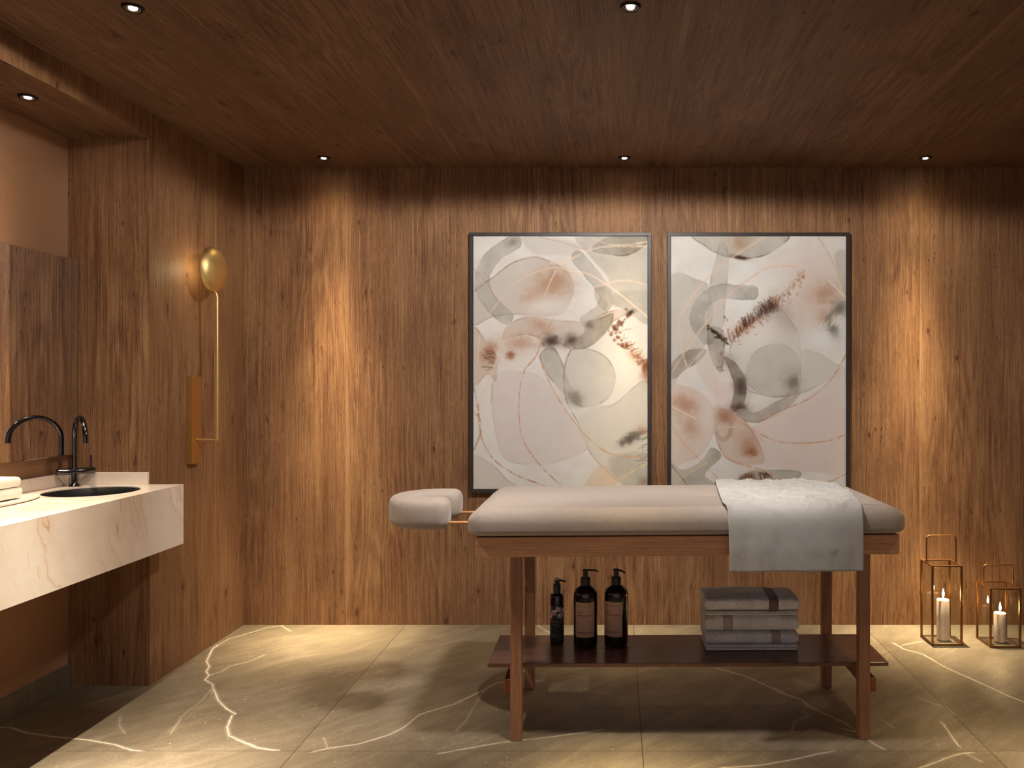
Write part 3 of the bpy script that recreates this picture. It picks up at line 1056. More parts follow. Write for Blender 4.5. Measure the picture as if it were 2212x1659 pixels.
    for pts, wd, col, dt in [
        ([(60, 270), (120, 330), (170, 400), (210, 470)], 8, GOLD, 0.4),
        ([(150, 560), (200, 490), (300, 370), (420, 300), (560, 265), (640, 285)], 9, (224, 196, 168), 0.3),
        ([(640, 285), (740, 300), (850, 360), (960, 440), (1110, 565)], 12, PALE, 0.1),
        ([(562, 280), (530, 340), (490, 435)], 9, (226, 196, 170), 0.3),
        ([(460, 85), (600, 118), (700, 150), (760, 165)], 8, (198, 164, 138), 0.3),
        ([(600, 240), (700, 190), (800, 150), (930, 138), (1110, 140)], 13, (232, 206, 180), 0.5),
        ([(780, 90), (860, 125), (960, 132), (1110, 112)], 11, (230, 204, 178), 0.5),
        ([(790, 385), (900, 350), (1000, 345), (1110, 372)], 11, (236, 206, 178), 0.2),
        ([(800, 395), (870, 470), (940, 530)], 7, (216, 178, 146), 0.3),
        ([(545, 570), (485, 680), (440, 790), (370, 880), (342, 1000), (337, 1130), (352, 1260), (400, 1360), (480, 1460), (600, 1575)], 9, GOLD, 0.8),
        ([(440, 560), (440, 650), (420, 680)], 6, (206, 176, 152), 0.4),
        ([(280, 595), (240, 660), (210, 800), (160, 930), (110, 1050), (90, 1200)], 9, (230, 198, 170), 0.4),
        ([(60, 950), (90, 1080), (105, 1230), (130, 1320), (200, 1420), (320, 1500), (490, 1565)], 9, (186, 136, 104), 0.8),
        ([(60, 1120), (100, 1160), (110, 1240), (70, 1350)], 9, (190, 144, 112), 0.8),
        ([(470, 840), (540, 990), (640, 1150), (760, 1290), (900, 1380), (1110, 1392)], 10, (206, 162, 126), 0.7),
        ([(860, 1575), (960, 1510), (1110, 1425)], 14, (226, 194, 152), 0.8),
        ([(180, 960), (170, 1080)], 8, (190, 164, 140), 0.3),
        ([(100, 680), (92, 840)], 8, (226, 206, 186), 0.3)]:
        A.line(pts, wd, col, 0.95, dt)
    return A


def art_two():
    A = Art(80, 1128, 80, 1585, 376, 544, (218, 209, 199), 11)
    A.blob(600, 420, 260, 160, 0, (230, 226, 216), 0.8, 0.3)
    A.blob(940, 430, 260, 260, 0, (208, 186, 170), 0.8, 0.4)
    A.wash([(70, 345), (240, 340), (310, 390), (330, 560), (290, 720), (180, 820), (70, 960)], SAGE, 0.45, 5, 0.15)
    A.wash([(225, 60), (290, 145), (360, 185), (440, 208), (560, 212), (680, 175), (770, 60)], SAGE, 0.6, 4, 0.5, (96, 76, 62))
    A.blob(490, 120, 60, 50, 0.3, BRN, 0.7)
    A.blob(490, 205, 45, 12, 0.2, (66, 44, 34), 0.9)
    A.wash([(385, 90), (425, 210), (405, 480), (390, 620), (300, 620), (310, 380), (350, 200)], GREY, 0.5, 4, 0.3)
    A.stroke([(560, 415), (470, 412), (370, 410), (285, 460), (240, 540), (250, 620), (300, 680)], 88, (160, 152, 140), 0.62, 5, 0.6, 0.25)
    A.wash([(310, 620), (300, 720), (330, 830), (380, 890), (400, 760), (390, 640)], DKG, 0.6, 5, 0.5, (70, 60, 52))
    A.wash([(480, 650), (600, 570), (700, 490), (780, 560), (850, 690), (858, 860), (835, 1010), (750, 1130), (600, 1185), (500, 1150), (520, 950), (430, 780)], (196, 187, 174), 0.42, 4, 0.4, (120, 104, 90))
    A.blob(760, 560, 70, 120, -0.6, (150, 138, 124), 0.45)
    A.blob(600, 680, 130, 80, -0.5, (226, 216, 202), 0.7, 0.4)
    A.wash([(560, 790), (680, 720), (790, 740), (855, 840), (840, 1000), (740, 1035), (610, 1015), (530, 930)], (178, 170, 156), 0.5, 4, 0.3, (120, 108, 94))
    A.line([(520, 985), (600, 1018), (720, 1036), (860, 1010), (960, 965)], 6, (130, 112, 96), 0.8, 0.3)
    A.blob(815, 950, 52, 50, -0.4, (128, 118, 106), 0.85)
    A.wash([(400, 800), (470, 840), (520, 920), (530, 1000), (500, 1110), (440, 1110), (460, 980), (430, 880)], (140, 128, 116), 0.7, 5, 0.4, (74, 60, 52))
    A.blob(495, 975, 42, 62, 0, DARK, 0.9)
    A.blob(490, 1100, 52, 40, 0, DARK, 0.95)
    A.blob(430, 830, 60, 40, 0.8, DKG, 0.6)
    A.wash([(180, 760), (290, 755), (250, 820), (160, 880), (90, 930), (80, 840)], DKG, 0.6, 5, 0.3)
    A.wash([(240, 780), (330, 760), (350, 900), (360, 1040), (280, 960), (230, 860)], (206, 188, 168), 0.5, 8)
    A.stroke([(500, 1135), (580, 1160), (680, 1115), (780, 1060), (830, 1000)], 62, (168, 154, 142), 0.6, 6, 0.5, 0.2)
    A.blob(600, 1055, 80, 40, -0.2, (226, 216, 206), 0.7, 0.4)
    A.blob(380, 1000, 70, 90, 0, (216, 194, 180), 0.7)
    A.speck([(300, 615), (350, 660), (420, 722)], 26, 7, (50, 38, 32), (4, 10), 0.8)
    A.line([(300, 610), (350, 660), (425, 725)], 7, (50, 38, 32), 0.6, 0.8)
    A.speck([(400, 560), (405, 620), (390, 720), (380, 870)], 16, 10, RUST, (4, 9), 0.6)
    A.blob(520, 620, 110, 30, -0.65, RUST, 0.55)
    A.blob(660, 510, 70, 40, -0.5, DARK, 0.75)
    A.hairs([(440, 715), (540, 620), (640, 530), (720, 490)], 80, 62, -105, 14, (96, 54, 38), 0.65)
    A.hairs([(520, 620), (600, 570), (700, 510)], 40, 60, -100, 12, (70, 52, 46), 0.6)
    A.hairs([(700, 490), (780, 420), (870, 310)], 50, 36, -115, 24, (170, 120, 90), 0.55)
    A.speck([(460, 700), (600, 590), (760, 470), (860, 330)], 60, 16, (160, 104, 74), (3, 9), 0.5)
    A.blob(1000, 420, 90, 60, -0.3, BRN, 0.7)
    A.blob(1090, 510, 50, 45, -0.4, (110, 104, 92), 0.85)
    A.blob(1045, 635, 30, 56, -0.5, (96, 92, 84), 0.9)
    A.blob(1000, 560, 50, 50, 0, BRN, 0.5)
    A.hairs([(1010, 560), (1120, 470)], 36, 90, 115, 14, (130, 124, 112), 0.5)
    A.hairs([(990, 600), (1110, 540)], 22, 80, 105, 12, (220, 216, 206), 0.6)
    A.wash([(1060, 190), (1130, 180), (1130, 440), (1090, 330)], SAGE, 0.5, 8)
    A.blob(980, 690, 110, 70, 0, (224, 220, 212), 0.7, 0.4)
    A.wash([(855, 770), (960, 775), (1050, 830), (1140, 890), (1000, 950), (850, 1010)], (196, 186, 172), 0.5, 5, 0.15)
    A.wash([(620, 1190), (800, 1090), (980, 980), (1140, 890), (1140, 1450), (940, 1480), (700, 1460), (560, 1400), (480, 1260)], (214, 195, 183), 0.7, 8)
    A.wash([(70, 1000), (170, 975), (280, 1030), (340, 1130), (330, 1260), (260, 1380), (150, 1430), (70, 1420)], (206, 180, 162), 0.6, 5, 0.3, (160, 124, 100))
    A.blob(160, 1080, 90, 60, 0.3, BRN, 0.75)
    A.blob(200, 1220, 70, 50, 0.6, BRN, 0.6)
    A.wash([(370, 1110), (470, 1130), (540, 1200), (600, 1300), (640, 1420), (520, 1440), (420, 1410), (360, 1320), (345, 1210)], (196, 166, 146), 0.6, 5, 0.35, (140, 104, 82))
    A.blob(400, 1150, 60, 50, 0.4, (150, 100, 76), 0.7)
    A.blob(545, 1330, 60, 70, 0.2, BRN, 0.75)
    A.blob(560, 1365, 34, 26, 0, RUST, 0.7)
    A.stroke([(350, 1130), (350, 1250), (390, 1290), (430, 1260), (440, 1200)], 26, (170, 140, 120), 0.4, 8)
    A.wash([(70, 1430), (150, 1470), (260, 1420), (320, 1340), (380, 1390), (280, 1500), (370, 1580), (70, 1590)], (160, 152, 134), 0.6, 5, 0.2)
    A.wash([(460, 1550), (560, 1480), (660, 1470), (850, 1480), (820, 1530), (640, 1570)], SAGE, 0.7, 6, 0.3, (96, 74, 58))
    A.hairs([(480, 1530), (600, 1490), (650, 1490)], 36, 50, 60, 20, (84, 56, 42), 0.7)
    A.blob(540, 1510, 50, 26, -0.3, (110, 66, 44), 0.7)
    A.blob(300, 1180, 60, 200, 0.1, (228, 216, 206), 0.4)
    for pts, wd, col, dt in [
        ([(650, 80), (440, 210), (280, 350), (170, 490), (126, 610), (140, 740), (172, 850)], 12, (228, 194, 166), 0.4),
        ([(850, 265), (760, 258), (660, 268), (560, 325), (440, 420), (300, 580), (170, 760), (85, 890)], 12, (226, 188, 158), 0.35),
        ([(960, 85), (1030, 200), (1090, 330), (1122, 440)], 8, (206, 166, 136), 0.5),
        ([(1020, 340), (1128, 445)], 10, PALE, 0.1),
        ([(1130, 780), (1040, 930), (900, 1050), (780, 1100), (600, 1190)], 9, (196, 146, 110), 0.6),
        ([(78, 1090), (150, 1125), (225, 1165)], 9, PALE, 0.1),
        ([(340, 1105), (500, 1190), (620, 1260), (740, 1305), (900, 1310), (1050, 1290), (1130, 1252)], 9, (204, 158, 122), 0.8),
        ([(350, 1215), (470, 1215)], 7, (222, 196, 172), 0.3),
        ([(78, 1190), (130, 1280), (260, 1420), (360, 1520)], 9, (206, 170, 142), 0.6),
        ([(78, 1575), (170, 1500), (290, 1430)], 9, (226, 184, 150), 0.4),
        ([(390, 1385), (480, 1430), (620, 1470), (730, 1510), (830, 1550), (980, 1555), (1130, 1495)], 10, (206, 158, 120), 0.7),
        ([(900, 1548), (1050, 1560), (1128, 1590)], 10, (200, 148, 108), 0.7),
        ([(78, 1440), (130, 1500), (190, 1580)], 6, (120, 100, 84), 0.3),
        ([(290, 740), (200, 840), (150, 900)], 7, (228, 206, 186), 0.3)]:
        A.line(pts, wd, col, 0.95, dt)
    return A


m_canvas = NT('ink_wash_canvas')
at = m_canvas.node('ShaderNodeAttribute', attribute_name='ink')
cx_, cy_, cz_, co_ = m_canvas.objxyz()
weave = m_canvas.noise(co_, 700.0, 2.0)
m_canvas.base(m_canvas.mix(m_canvas.maprange(weave, 0.3, 0.7, 0.0, 0.06, False), at.outputs['Color'], (0.45, 0.42, 0.38, 1)))
m_canvas.set(Roughness=0.8)
m_canvas.b.inputs['Specular IOR Level'].default_value = 0.2
m_canvas = m_canvas.m
m_frame = plain('black_frame_paint', s2l((44, 38, 36)), rough=0.45)


def picture(x0, x1, z0, z1, A, label):
    t = thing('picture', label, 'picture', ((x0 + x1) / 2, YB, z0), 0, 'pair of framed pictures')
    w, h = x1 - x0, z1 - z0
    d, fw = 0.036, 0.020
    bm = bmesh.new()
    for a in ((-w / 2, w / 2, -d, -0.001, 0, fw), (-w / 2, w / 2, -d, -0.001, h - fw, h),
              (-w / 2, -w / 2 + fw, -d, -0.001, fw, h - fw), (w / 2 - fw, w / 2, -d, -0.001, fw, h - fw)):
        box(bm, *a, bev=0.0012, seg=1)
    obj('frame', bm, m_frame, t)
    g = fw + 0.0015
    xs = np.linspace(-w / 2 + g, w / 2 - g, A.nx)
    zs = np.linspace(h - g, g, A.ny)
    me, co = grid_mesh('canvas', xs, zs)
    v = co.copy()
    v[:, 2] = co[:, 1]
    v[:, 1] = -d + 0.007
    me.vertices.foreach_set('co', v.ravel())
    me.flip_normals()
    c = np.ones((A.ny * A.nx, 4), dtype=np.float32)
    c[:, :3] = A.colors().reshape(-1, 3)
    at = me.attributes.new('ink', 'FLOAT_COLOR', 'POINT')
    at.data.foreach_set('color', c.ravel())
    # give the canvas real thickness: a rim back to the wall side
    bmx = bmesh.new()
    bmx.from_mesh(me)
    be = [e for e in bmx.edges if e.is_boundary]
    r = bmesh.ops.extrude_edge_only(bmx, edges=be)
    for q in r['geom']:
        if isinstance(q, bmesh.types.BMVert):
            q.co.y = -0.004
    bmx.to_mesh(me)
    bmx.free()
    me.materials.append(m_canvas)
    o = link(bpy.data.objects.new('canvas', me))
    o.parent = t
    return t


picture(-0.862, 0.203, 0.783, 2.309, art_one(), 'black framed abstract ink wash picture on the left, nearer the wall lamp')
picture(0.298, 1.367, 0.783, 2.309, art_two(), 'black framed abstract ink wash picture on the right, dark hairs across its middle')

# ------------------------------------------------------------------ massage table
TO = Vector((0.30, 3.50, 0.0))
table = thing('massage_table', 'taupe padded massage table with a wooden frame and lower shelf', 'massage table', TO, math.radians(0.6))


def tpart(name, bm, mat, parent=None, smooth=False, angle=40):
    bmesh.ops.translate(bm, vec=-TO, verts=bm.verts)
    return obj(name, bm, mat, parent or table, smooth, angle)


def tilt(bm):
    for v in bm.verts:
        v.co.z += 0.0052 * (v.co.x + 0.56)
    return bm


m_pad = fabric('taupe_upholstery', s2l((167, 154, 145)), scale=700, amt=0.08, bump=0.15, rough=0.75)
# cushion: rounded-rectangle plan lofted through a soft edge profile
def cushion_mesh():
    bm = bmesh.new()
    x0, x1, y0, y1, r = -0.5885, 1.1335, 3.1245, 3.8995, 0.075
    plan = []
    for cx, cy, a0 in ((x1 - r, y1 - r, 0), (x0 + r, y1 - r, 90), (x0 + r, y0 + r, 180), (x1 - r, y0 + r, 270)):
        for i in range(13):
            a = math.radians(a0 + 90 * i / 12)
            plan.append((cx + r * math.cos(a), cy + r * math.sin(a), math.cos(a), math.sin(a)))
    full = []
    for i, p in enumerate(plan):
        q = plan[(i + 1) % len(plan)]
        full.append(p)
        L = math.hypot(q[0] - p[0], q[1] - p[1])
        if L > 0.1:
            for k in range(1, 24):
                t = k / 24
                full.append((p[0] + (q[0] - p[0]) * t, p[1] + (q[1] - p[1]) * t, p[2], p[3]))
    prof = [(0.05, 0.8305), (0.030, 0.8305)]
    for i in range(1, 8):
        a = PI / 2 * i / 7
        prof.append((0.030 * (1 - math.sin(a)), 0.8305 + 0.024 * (1 - math.cos(a))))
    for i in range(0, 15):
        a = PI / 2 * i / 14
        prof.append((0.054 * (1 - math.cos(a)), 0.878 + 0.058 * math.sin(a)))
    rings = []
    for (ins, z) in prof:
        top = z > 0.873
        ring = []
        for (x, y, nx, ny) in full:
            kx = 1.0 + (0.75 * nx * nx if top else 0.0)
            ring.append(bm.verts.new((x - nx * ins * kx, y - ny * ins, z)))
        rings.append(ring)
    n = len(full)
    for a, b in zip(rings[:-1], rings[1:]):
        for j in range(n):
            bm.faces.new((a[j], a[(j + 1) % n], b[(j + 1) % n], b[j]))
    bm.faces.new(list(reversed(rings[0])))
    bm.faces.new(rings[-1])
    bmesh.ops.recalc_face_normals(bm, faces=bm.faces)
    return bm


cushion = tpart('cushion', tilt(cushion_mesh()), m_pad, None, True, 60)
# dark board between cushion and apron
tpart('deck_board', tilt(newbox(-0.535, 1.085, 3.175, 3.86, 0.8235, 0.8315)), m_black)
# apron: four boards
ap = bmesh.new()
box(ap, -0.553, 1.102, 3.158, 3.182, 0.7465, 0.8235, bev=0.002, seg=1)
box(ap, -0.553, 1.102, 3.822, 3.846, 0.7465, 0.8235, bev=0.002, seg=1)
box(ap, -0.553, -0.531, 3.1822, 3.8218, 0.7465, 0.8235, bev=0.002, seg=1)
box(ap, 1.080, 1.102, 3.1822, 3.8218, 0.7465, 0.8235, bev=0.002, seg=1)
tpart('apron', tilt(ap), m_table)
for (a, b) in ((-0.426, -0.380), (0.966, 1.010)):
    for (c, d) in ((3.227, 3.269), (3.780, 3.822)):
        tpart('leg', newbox(a, b, c, d, 0.0, 0.8095, bev=0.0025, seg=2), m_table_leg)
# shelf
tpart('shelf', newbox(-0.522, 1.098, 3.270, 3.640, 0.279, 0.295, bev=0.0015, seg=1), m_shelf)
# cross rails with small angled brackets under the shelf
m_rail = wood('stained_wood_rail', 'z', 'y', s2l((110, 62, 38)), s2l((156, 96, 62)), s2l((186, 124, 84)), fscale=1.6, figure=0.3, rough=0.45)
for a, b in ((-0.457, -0.4262), (1.0102, 1.050)):
    tpart('cross_rail', newbox(a, b, 3.275, 3.80, 0.174, 0.229, bev=0.003, seg=2), m_rail)


def bracket(xa, xb, y0, y1):
    """small wedge: flat against the leg at xa, tapering out under the shelf to xb"""
    bm = bmesh.new()
    z0, z1 = 0.256, 0.2788
    a = [bm.verts.new(p) for p in ((xa, y0, z1), (xb, y0, z1), (xb + (xa - xb) * 0.25, y0, z1 - 0.004), (xa, y0, z0))]
    b = [bm.verts.new((v.co.x, y1, v.co.z)) for v in a]
    bm.faces.new(a)
    bm.faces.new(list(reversed(b)))
    for i in range(4):
        bm.faces.new((a[i], b[i], b[(i + 1) % 4], a[(i + 1) % 4]))
    bmesh.ops.recalc_face_normals(bm, faces=bm.faces)
    return bm


tpart('bracket', bracket(-0.4262, -0.4262 - 0.020, 3.285, 3.63), m_table_leg)
tpart('bracket', bracket(0.9655, 0.9655 - 0.020, 3.285, 3.63), m_table_leg)


def headrest():
    bm = bmesh.new()
    cx, cy, R = -0.766, 3.470, 0.134
    hw, hz, zc = 0.067, 0.064, 0.891
    path = []
    N = 10
    xe = -0.686
    for i in range(N + 1):
        path.append((xe + (cx - xe) * i / N, cy - R, (-1, 0)))
    for i in range(1, 30):
        a = -PI / 2 - PI * i / 30
        path.append((cx + R * math.cos(a), cy + R * math.sin(a), (math.sin(a), -math.cos(a))))
    for i in range(N + 1):
        path.append((cx + (xe - cx) * i / N, cy + R, (1, 0)))
    # extra samples at both ends for a rounded tip
    rr = 0.040
    def tip(side):
        out = []
        for q in (0.0, 0.06, 0.2, 0.4, 0.65, 0.85):
            out.append((xe - rr * q, cy + side * R, (-1, 0) if side < 0 else (1, 0)))
        return out
    core = [p for p in path if p[0] < xe - rr * 0.95]
    path = tip(-1) + core + list(reversed(tip(1)))
    rings = []
    n = 32
    for (x, y, t) in path:
        e = xe - x
        k = 1.0 if e >= rr else math.sqrt(max(0.0, 1 - ((rr - e) / rr) ** 2))
        kw = hw - 0.036 * (1 - k)
        kz = hz - 0.036 * (1 - k)
        nx_, ny_ = -t[1], t[0]
        ring = []
        for j in range(n):
            c, s = sup(2 * PI * j / n, 3.4)
            ring.append(bm.verts.new((x + nx_ * c * kw, y + ny_ * c * kw, zc + s * kz)))
        rings.append(ring)
    for a, b in zip(rings[:-1], rings[1:]):
        for j in range(n):
            bm.faces.new((a[j], a[(j + 1) % n], b[(j + 1) % n], b[j]))
    bm.faces.new(list(reversed(rings[0])))
    bm.faces.new(rings[-1])
    bmesh.ops.recalc_face_normals(bm, faces=bm.faces)
    return bm


hr = tpart('headrest', headrest(), m_pad, None, True, 60)
hr['label'] = 'horseshoe shaped padded face rest'
m_dowel = plain('light_wood_dowel', s2l((196, 140, 92)), rough=0.5, noise_amt=0.1)
for yy in (3.336, 3.604):
    bm = tube(bmesh.new(), [(-0.715, yy, 0.852), (-0.558, yy, 0.852)], 0.0062, 12)
    tpart('support_rod', bm, m_dowel, hr, True)

# ------------------------------------------------------------------ draped towel
def draped():
    nu, nv = 120, 150
    bm = bmesh.new()
    prof = [(3.905, 0.905), (3.895, 0.930), (3.870, 0.9445), (3.80, 0.9465), (3.50, 0.9475), (3.26, 0.9475), (3.195, 0.9465), (3.160, 0.942), (3.134, 0.930),
            (3.118, 0.908), (3.112, 0.870), (3.111, 0.80), (3.110, 0.697)]
    pr = catmull(prof, False, 24)
    seg = np.sqrt(((pr[1:] - pr[:-1]) ** 2).sum(1))
    cum = np.concatenate([[0], np.cumsum(seg)])
    L = cum[-1]

    def at(s):
        return np.interp(s, cum, pr[:, 0]), np.interp(s, cum, pr[:, 1])
    grid = []
    for j in range(nv + 1):
        row = []
        for i in range(nu + 1):
            t = i / nu
            # the back edge is pulled forward towards the right
            back = 0.0 if t < 0.55 else 0.215 * ((t - 0.55) / 0.45) ** 1.7
            s = back + (L - back) * j / nv
            y, z = at(s)
            q = j / nv
            xl = 0.476 if q < 0.05 else np.interp(q, [0.05, 0.35, 0.70, 0.8, 1.0], [0.474, 0.444, 0.412, 0.424, 0.429])
            xr = np.interp(q, [0.0, 0.35, 0.66, 0.76, 1.0], [1.012, 0.985, 0.946, 0.942, 0.940])
            xx = xl + (xr - xl) * t
            top = np.clip((z - 0.90) / 0.03, 0, 1)
            hang = 1 - top
            wob = noise.noise(Vector((xx * 9, y * 6, 0.3))) * 0.6 + noise.noise(Vector((xx * 22 + y * 9, y * 20, 1.7))) * 0.5
            crease = abs(noise.noise(Vector((xx * 8 + y * 5, y * 11 - xx * 3, 5.1))))
            ridge = max(0.0, 0.22 - crease) / 0.22
            ridge2 = max(0.0, 0.12 - abs(noise.noise(Vector((xx * 15 - y * 12, y * 7 + xx * 4, 9.3))))) / 0.12
            z += top * (0.004 + 0.0035 * wob + 0.008 * ridge ** 2 + 0.006 * ridge2)
            fall = noise.noise(Vector((xx * 16, z * 1.6, 8.0))) * 0.0045 + noise.noise(Vector((xx * 55 + z * 14, z * 12, 3.0))) * 0.0016
            fr = max(0.0, 0.05 - abs(noise.noise(Vector((xx * 16 + z * 9, z * 3 - xx * 5, 2.2))))) / 0.05
            low = np.clip((0.90 - z) / 0.12, 0, 1)
            y -= hang * (0.003 + (fall + 0.006) * low + 0.0012 * fr * low)
            if q > 0.97:
                z += 0.004 * noise.noise(Vector((xx * 9, 0, 0)))
            z -= 0.0 if hang < 0.9 else 0.0
            z += 0.0052 * (xx + 0.56)
            row.append(bm.verts.new((xx, y, z)))
        grid.append(row)
    for j in range(nv):
        for i in range(nu):
            bm.faces.new((grid[j][i], grid[j + 1][i], grid[j + 1][i + 1], grid[j][i + 1]))
    bmesh.ops.recalc_face_normals(bm, faces=bm.faces)
    if sum(f.normal.z for f in bm.faces) < 0:
        bmesh.ops.reverse_faces(bm, faces=bm.faces[:])
    return bm


m_drape = fabric('ivory_terry', s2l((180, 177, 174)), scale=420, amt=0.07, bump=0.35, rough=0.95, sheen=0.3)
dr = draped()
bmesh.ops.translate(dr, vec=-Vector((0.7, 3.5, 0.95)), verts=dr.verts)
towel = obj('draped_towel', dr, m_drape, None, True, 180, loc=(0.7, 3.5, 0.95))
towel.rotation_euler = (0, 0, math.radians(0.6))
sm = towel.modifiers.new('thickness', 'SOLIDIFY')
sm.thickness = 0.006
sm.offset = -1.0 if False else 1.0
tag(towel, 'crumpled ivory towel draped over the right end of the massage table', 'towel')

# ------------------------------------------------------------------ stack of folded towels on the shelf
m_grey_towel = fabric('grey_terry', s2l((243, 233, 226)), scale=240, amt=0.24, bump=0.9, rough=0.95, sheen=0.4)
m_band = fabric('woven_towel_band', s2l((186, 168, 158)), scale=900, amt=0.08, bump=0.1, rough=0.8)
m_band_dark = fabric('dark_woven_towel_band', s2l((128, 108, 98)), scale=900, amt=0.08, bump=0.1, rough=0.8)
ZT = 0.2955


def stack_towel(label, x0, x1, y0, y1, z0, z1, flap, band, seed, lump, m_b):
    t = thing('folded_towel', label, 'towel', ((x0 + x1) / 2, (y0 + y1) / 2, z0), math.radians(0.6), 'grey towels stacked on the lower shelf')
    O = Vector(((x0 + x1) / 2, (y0 + y1) / 2, z0))
    zb = z0
    if flap:
        bm = folded(bmesh.new(), x0 + 0.002, x1 - 0.004, y0 + 0.004, y1 - 0.004, z0, z0 + flap * 0.5, 0.0012, seed + 5, 40, 28, 6)
        folded(bm, x0 + 0.004, x1 - 0.002, y0 + 0.002, y1 - 0.004, z0 + flap * 0.52, z0 + flap, 0.0012, seed + 7, 40, 28, 6)
        bmesh.ops.translate(bm, vec=-O, verts=bm.verts)
        obj('lower_fold', bm, m_grey_towel, t, True, 180)
        zb = z0 + flap
    bm = folded(bmesh.new(), x0, x1, y0, y1, zb + 0.0015, z1, lump, seed, 150, 110, 4.2, 0.003, 0.0018)
    bmesh.ops.translate(bm, vec=-O, verts=bm.verts)
    obj('terry_fold', bm, m_grey_towel, t, True, 180)
    for (b0, b1) in band:
        bm = bmesh.new()
        folded(bm, x0 + 0.03, x1 - 0.03, y0 - 0.0012, y1 + 0.001, zb + 0.0005, z1 + 0.0012, lump * 0.95, seed, 150, 110, 4.2, 0.003)
        dele = [f for f in bm.faces if not (b0 <= f.calc_center_median().x <= b1) or len(f.verts) > 4]
        bmesh.ops.delete(bm, geom=dele, context='FACES')
        bmesh.ops.translate(bm, vec=-O, verts=bm.verts)
        obj('woven_band', bm, m_b, t, True, 180)
    return t


stack_towel('grey folded towel at the bottom of the stack on the lower shelf', 0.374, 0.768, 3.412, 3.618, ZT, ZT + 0.076, 0.025, [(0.652, 0.692)], 1.3, 0.0035, m_band)
stack_towel('grey folded towel in the middle of the stack, woven band near its left end', 0.372, 0.768, 3.410, 3.618, ZT + 0.0795, ZT + 0.1455, 0.0, [(0.446, 0.490)], 4.7, 0.004, m_band)
stack_towel('grey folded towel at the top of the stack, dark band near its right end', 0.372, 0.770, 3.410, 3.618, ZT + 0.1495, ZT + 0.224, 0.016, [(0.640, 0.682)], 8.9, 0.0045, m_band_dark)

# ------------------------------------------------------------------ pump bottles
m_amber = NT('dark_amber_glass').set(Roughness=0.08)
m_amber.base(m_amber.ramp(m_amber.noise(m_amber.objxyz()[3], 8.0), [(0.3, s2l((22, 9, 6))), (0.7, s2l((30, 12, 8)))]))
m_amber.b.inputs['Coat Weight'].default_value = 0.4
m_amber = m_amber.m
m_pump = plain('black_plastic', s2l((34, 31, 30)), rough=0.35)
m_print = NT('printed_label')
m_print.base(m_print.node('ShaderNodeAttribute', attribute_name='ink').outputs['Color'])
m_print.set(Roughness=0.6)
m_print = m_print.m
m_steel = plain('pale_cap', s2l((190, 184, 176)), rough=0.35, metal=0.3)


def wrap_label(name, parent, r, z0, z1, a0, a1, A):
    """curved label: columns run round the bottle, rows down it"""
    me, co = grid_mesh(name, np.linspace(a0, a1, A.nx), np.linspace(z1, z0, A.ny))
    v = co.copy()
    v[:, 0] = r * np.sin(co[:, 0])
    v[:, 1] = -r * np.cos(co[:, 0])
    v[:, 2] = co[:, 1]
    me.vertices.foreach_set('co', v.ravel())
    me.flip_normals()
    c = np.ones((A.ny * A.nx, 4), dtype=np.float32)
    c[:, :3] = A.colors().reshape(-1, 3)
    at = me.attributes.new('ink', 'FLOAT_COLOR', 'POINT')
    at.data.foreach_set('color', c.ravel())
    me.materials.append(m_print)
    me.shade_smooth()
    o = link(bpy.data.objects.new(name, me))
    o.parent = parent
    return o


def brown_label(seed):
    A = Art(0, 335, 0, 600, 90, 150, (196, 158, 136), seed)
    ink = (74, 54, 46)

    def words(y, x, lens, h, al):
        for L in lens:
            q = x
            while q < x + L:
                st = A.rng.uniform(3, 8)
                A.line([(q, y - h / 2), (q + A.rng.uniform(-2, 2), y + h / 2)], 3.2, ink, al)
                A.line([(q, y + A.rng.choice([-h / 2, 0, h / 2])), (q + st, y + A.rng.choice([-h / 2, 0, h / 2]))], 2.6, ink, al * 0.8)
                q += st + 2
            x += L + 14
    words(70, 40, [70, 60, 70], 14, 0.45)
    words(165, 35, [46, 40], 12, 0.55)
    words(180, 35, [70], 12, 0.5)
    A.line([(30, 222), (300, 222)], 9, ink, 0.75)
    words(240, 40, [100, 90], 9, 0.4)
    words(512, 40, [80, 70, 80], 12, 0.8)
    words(528, 40, [110, 90], 10, 0.7)
    A.line([(288, 10), (288, 590)], 2, (104, 78, 66), 0.5)
    return A


def floral_label():
    A = Art(0, 640, 0, 740, 130, 150, (16, 14, 17), 5)
    r = A.rng
    for y in range(330, 720, 34):
        for k in range(5):
            x = r.uniform(0, 560)
            A.line([(x, y), (x + 30, y - r.uniform(10, 28)), (x + 70, y - 4), (x + 96, y + r.uniform(0, 26)), (x + 130, y + 4)], 7, r.choice([(104, 98, 102), (84, 78, 92), (128, 120, 118), (70, 66, 84)]), 0.9)
    for k in range(16):
        A.blob(r.uniform(0, 640), r.uniform(350, 700), 14, 12, 0, (122, 112, 108), 0.7)
    A.line([(0, 300), (160, 318), (320, 326), (480, 316), (640, 300)], 9, (176, 164, 70), 0.8)
    fl = [(40, 110), (150, 70), (255, 150), (345, 70), (400, 210), (470, 110), (590, 90), (170, 230), (560, 220)]
    for (x, y) in fl:
        for a in range(5):
            q = a * 2 * PI / 5 + r.uniform(0, 1)
            A.blob(x + 36 * math.cos(q), y + 34 * math.sin(q), 32, 25, q, (244, 236, 238), 1.0, 0.2)
        A.blob(x, y, 26, 20, 0, (212, 44, 100), 0.95, 0.2)
        A.blob(x + 52, y + 46, 30, 13, 0.7, (198, 40, 110), 0.85)
        A.blob(x - 56, y + 36, 30, 14, -0.6, (120, 200, 180), 0.85)
        A.blob(x + 30, y - 62, 24, 11, 0.4, (64, 92, 116), 0.8)
    return A


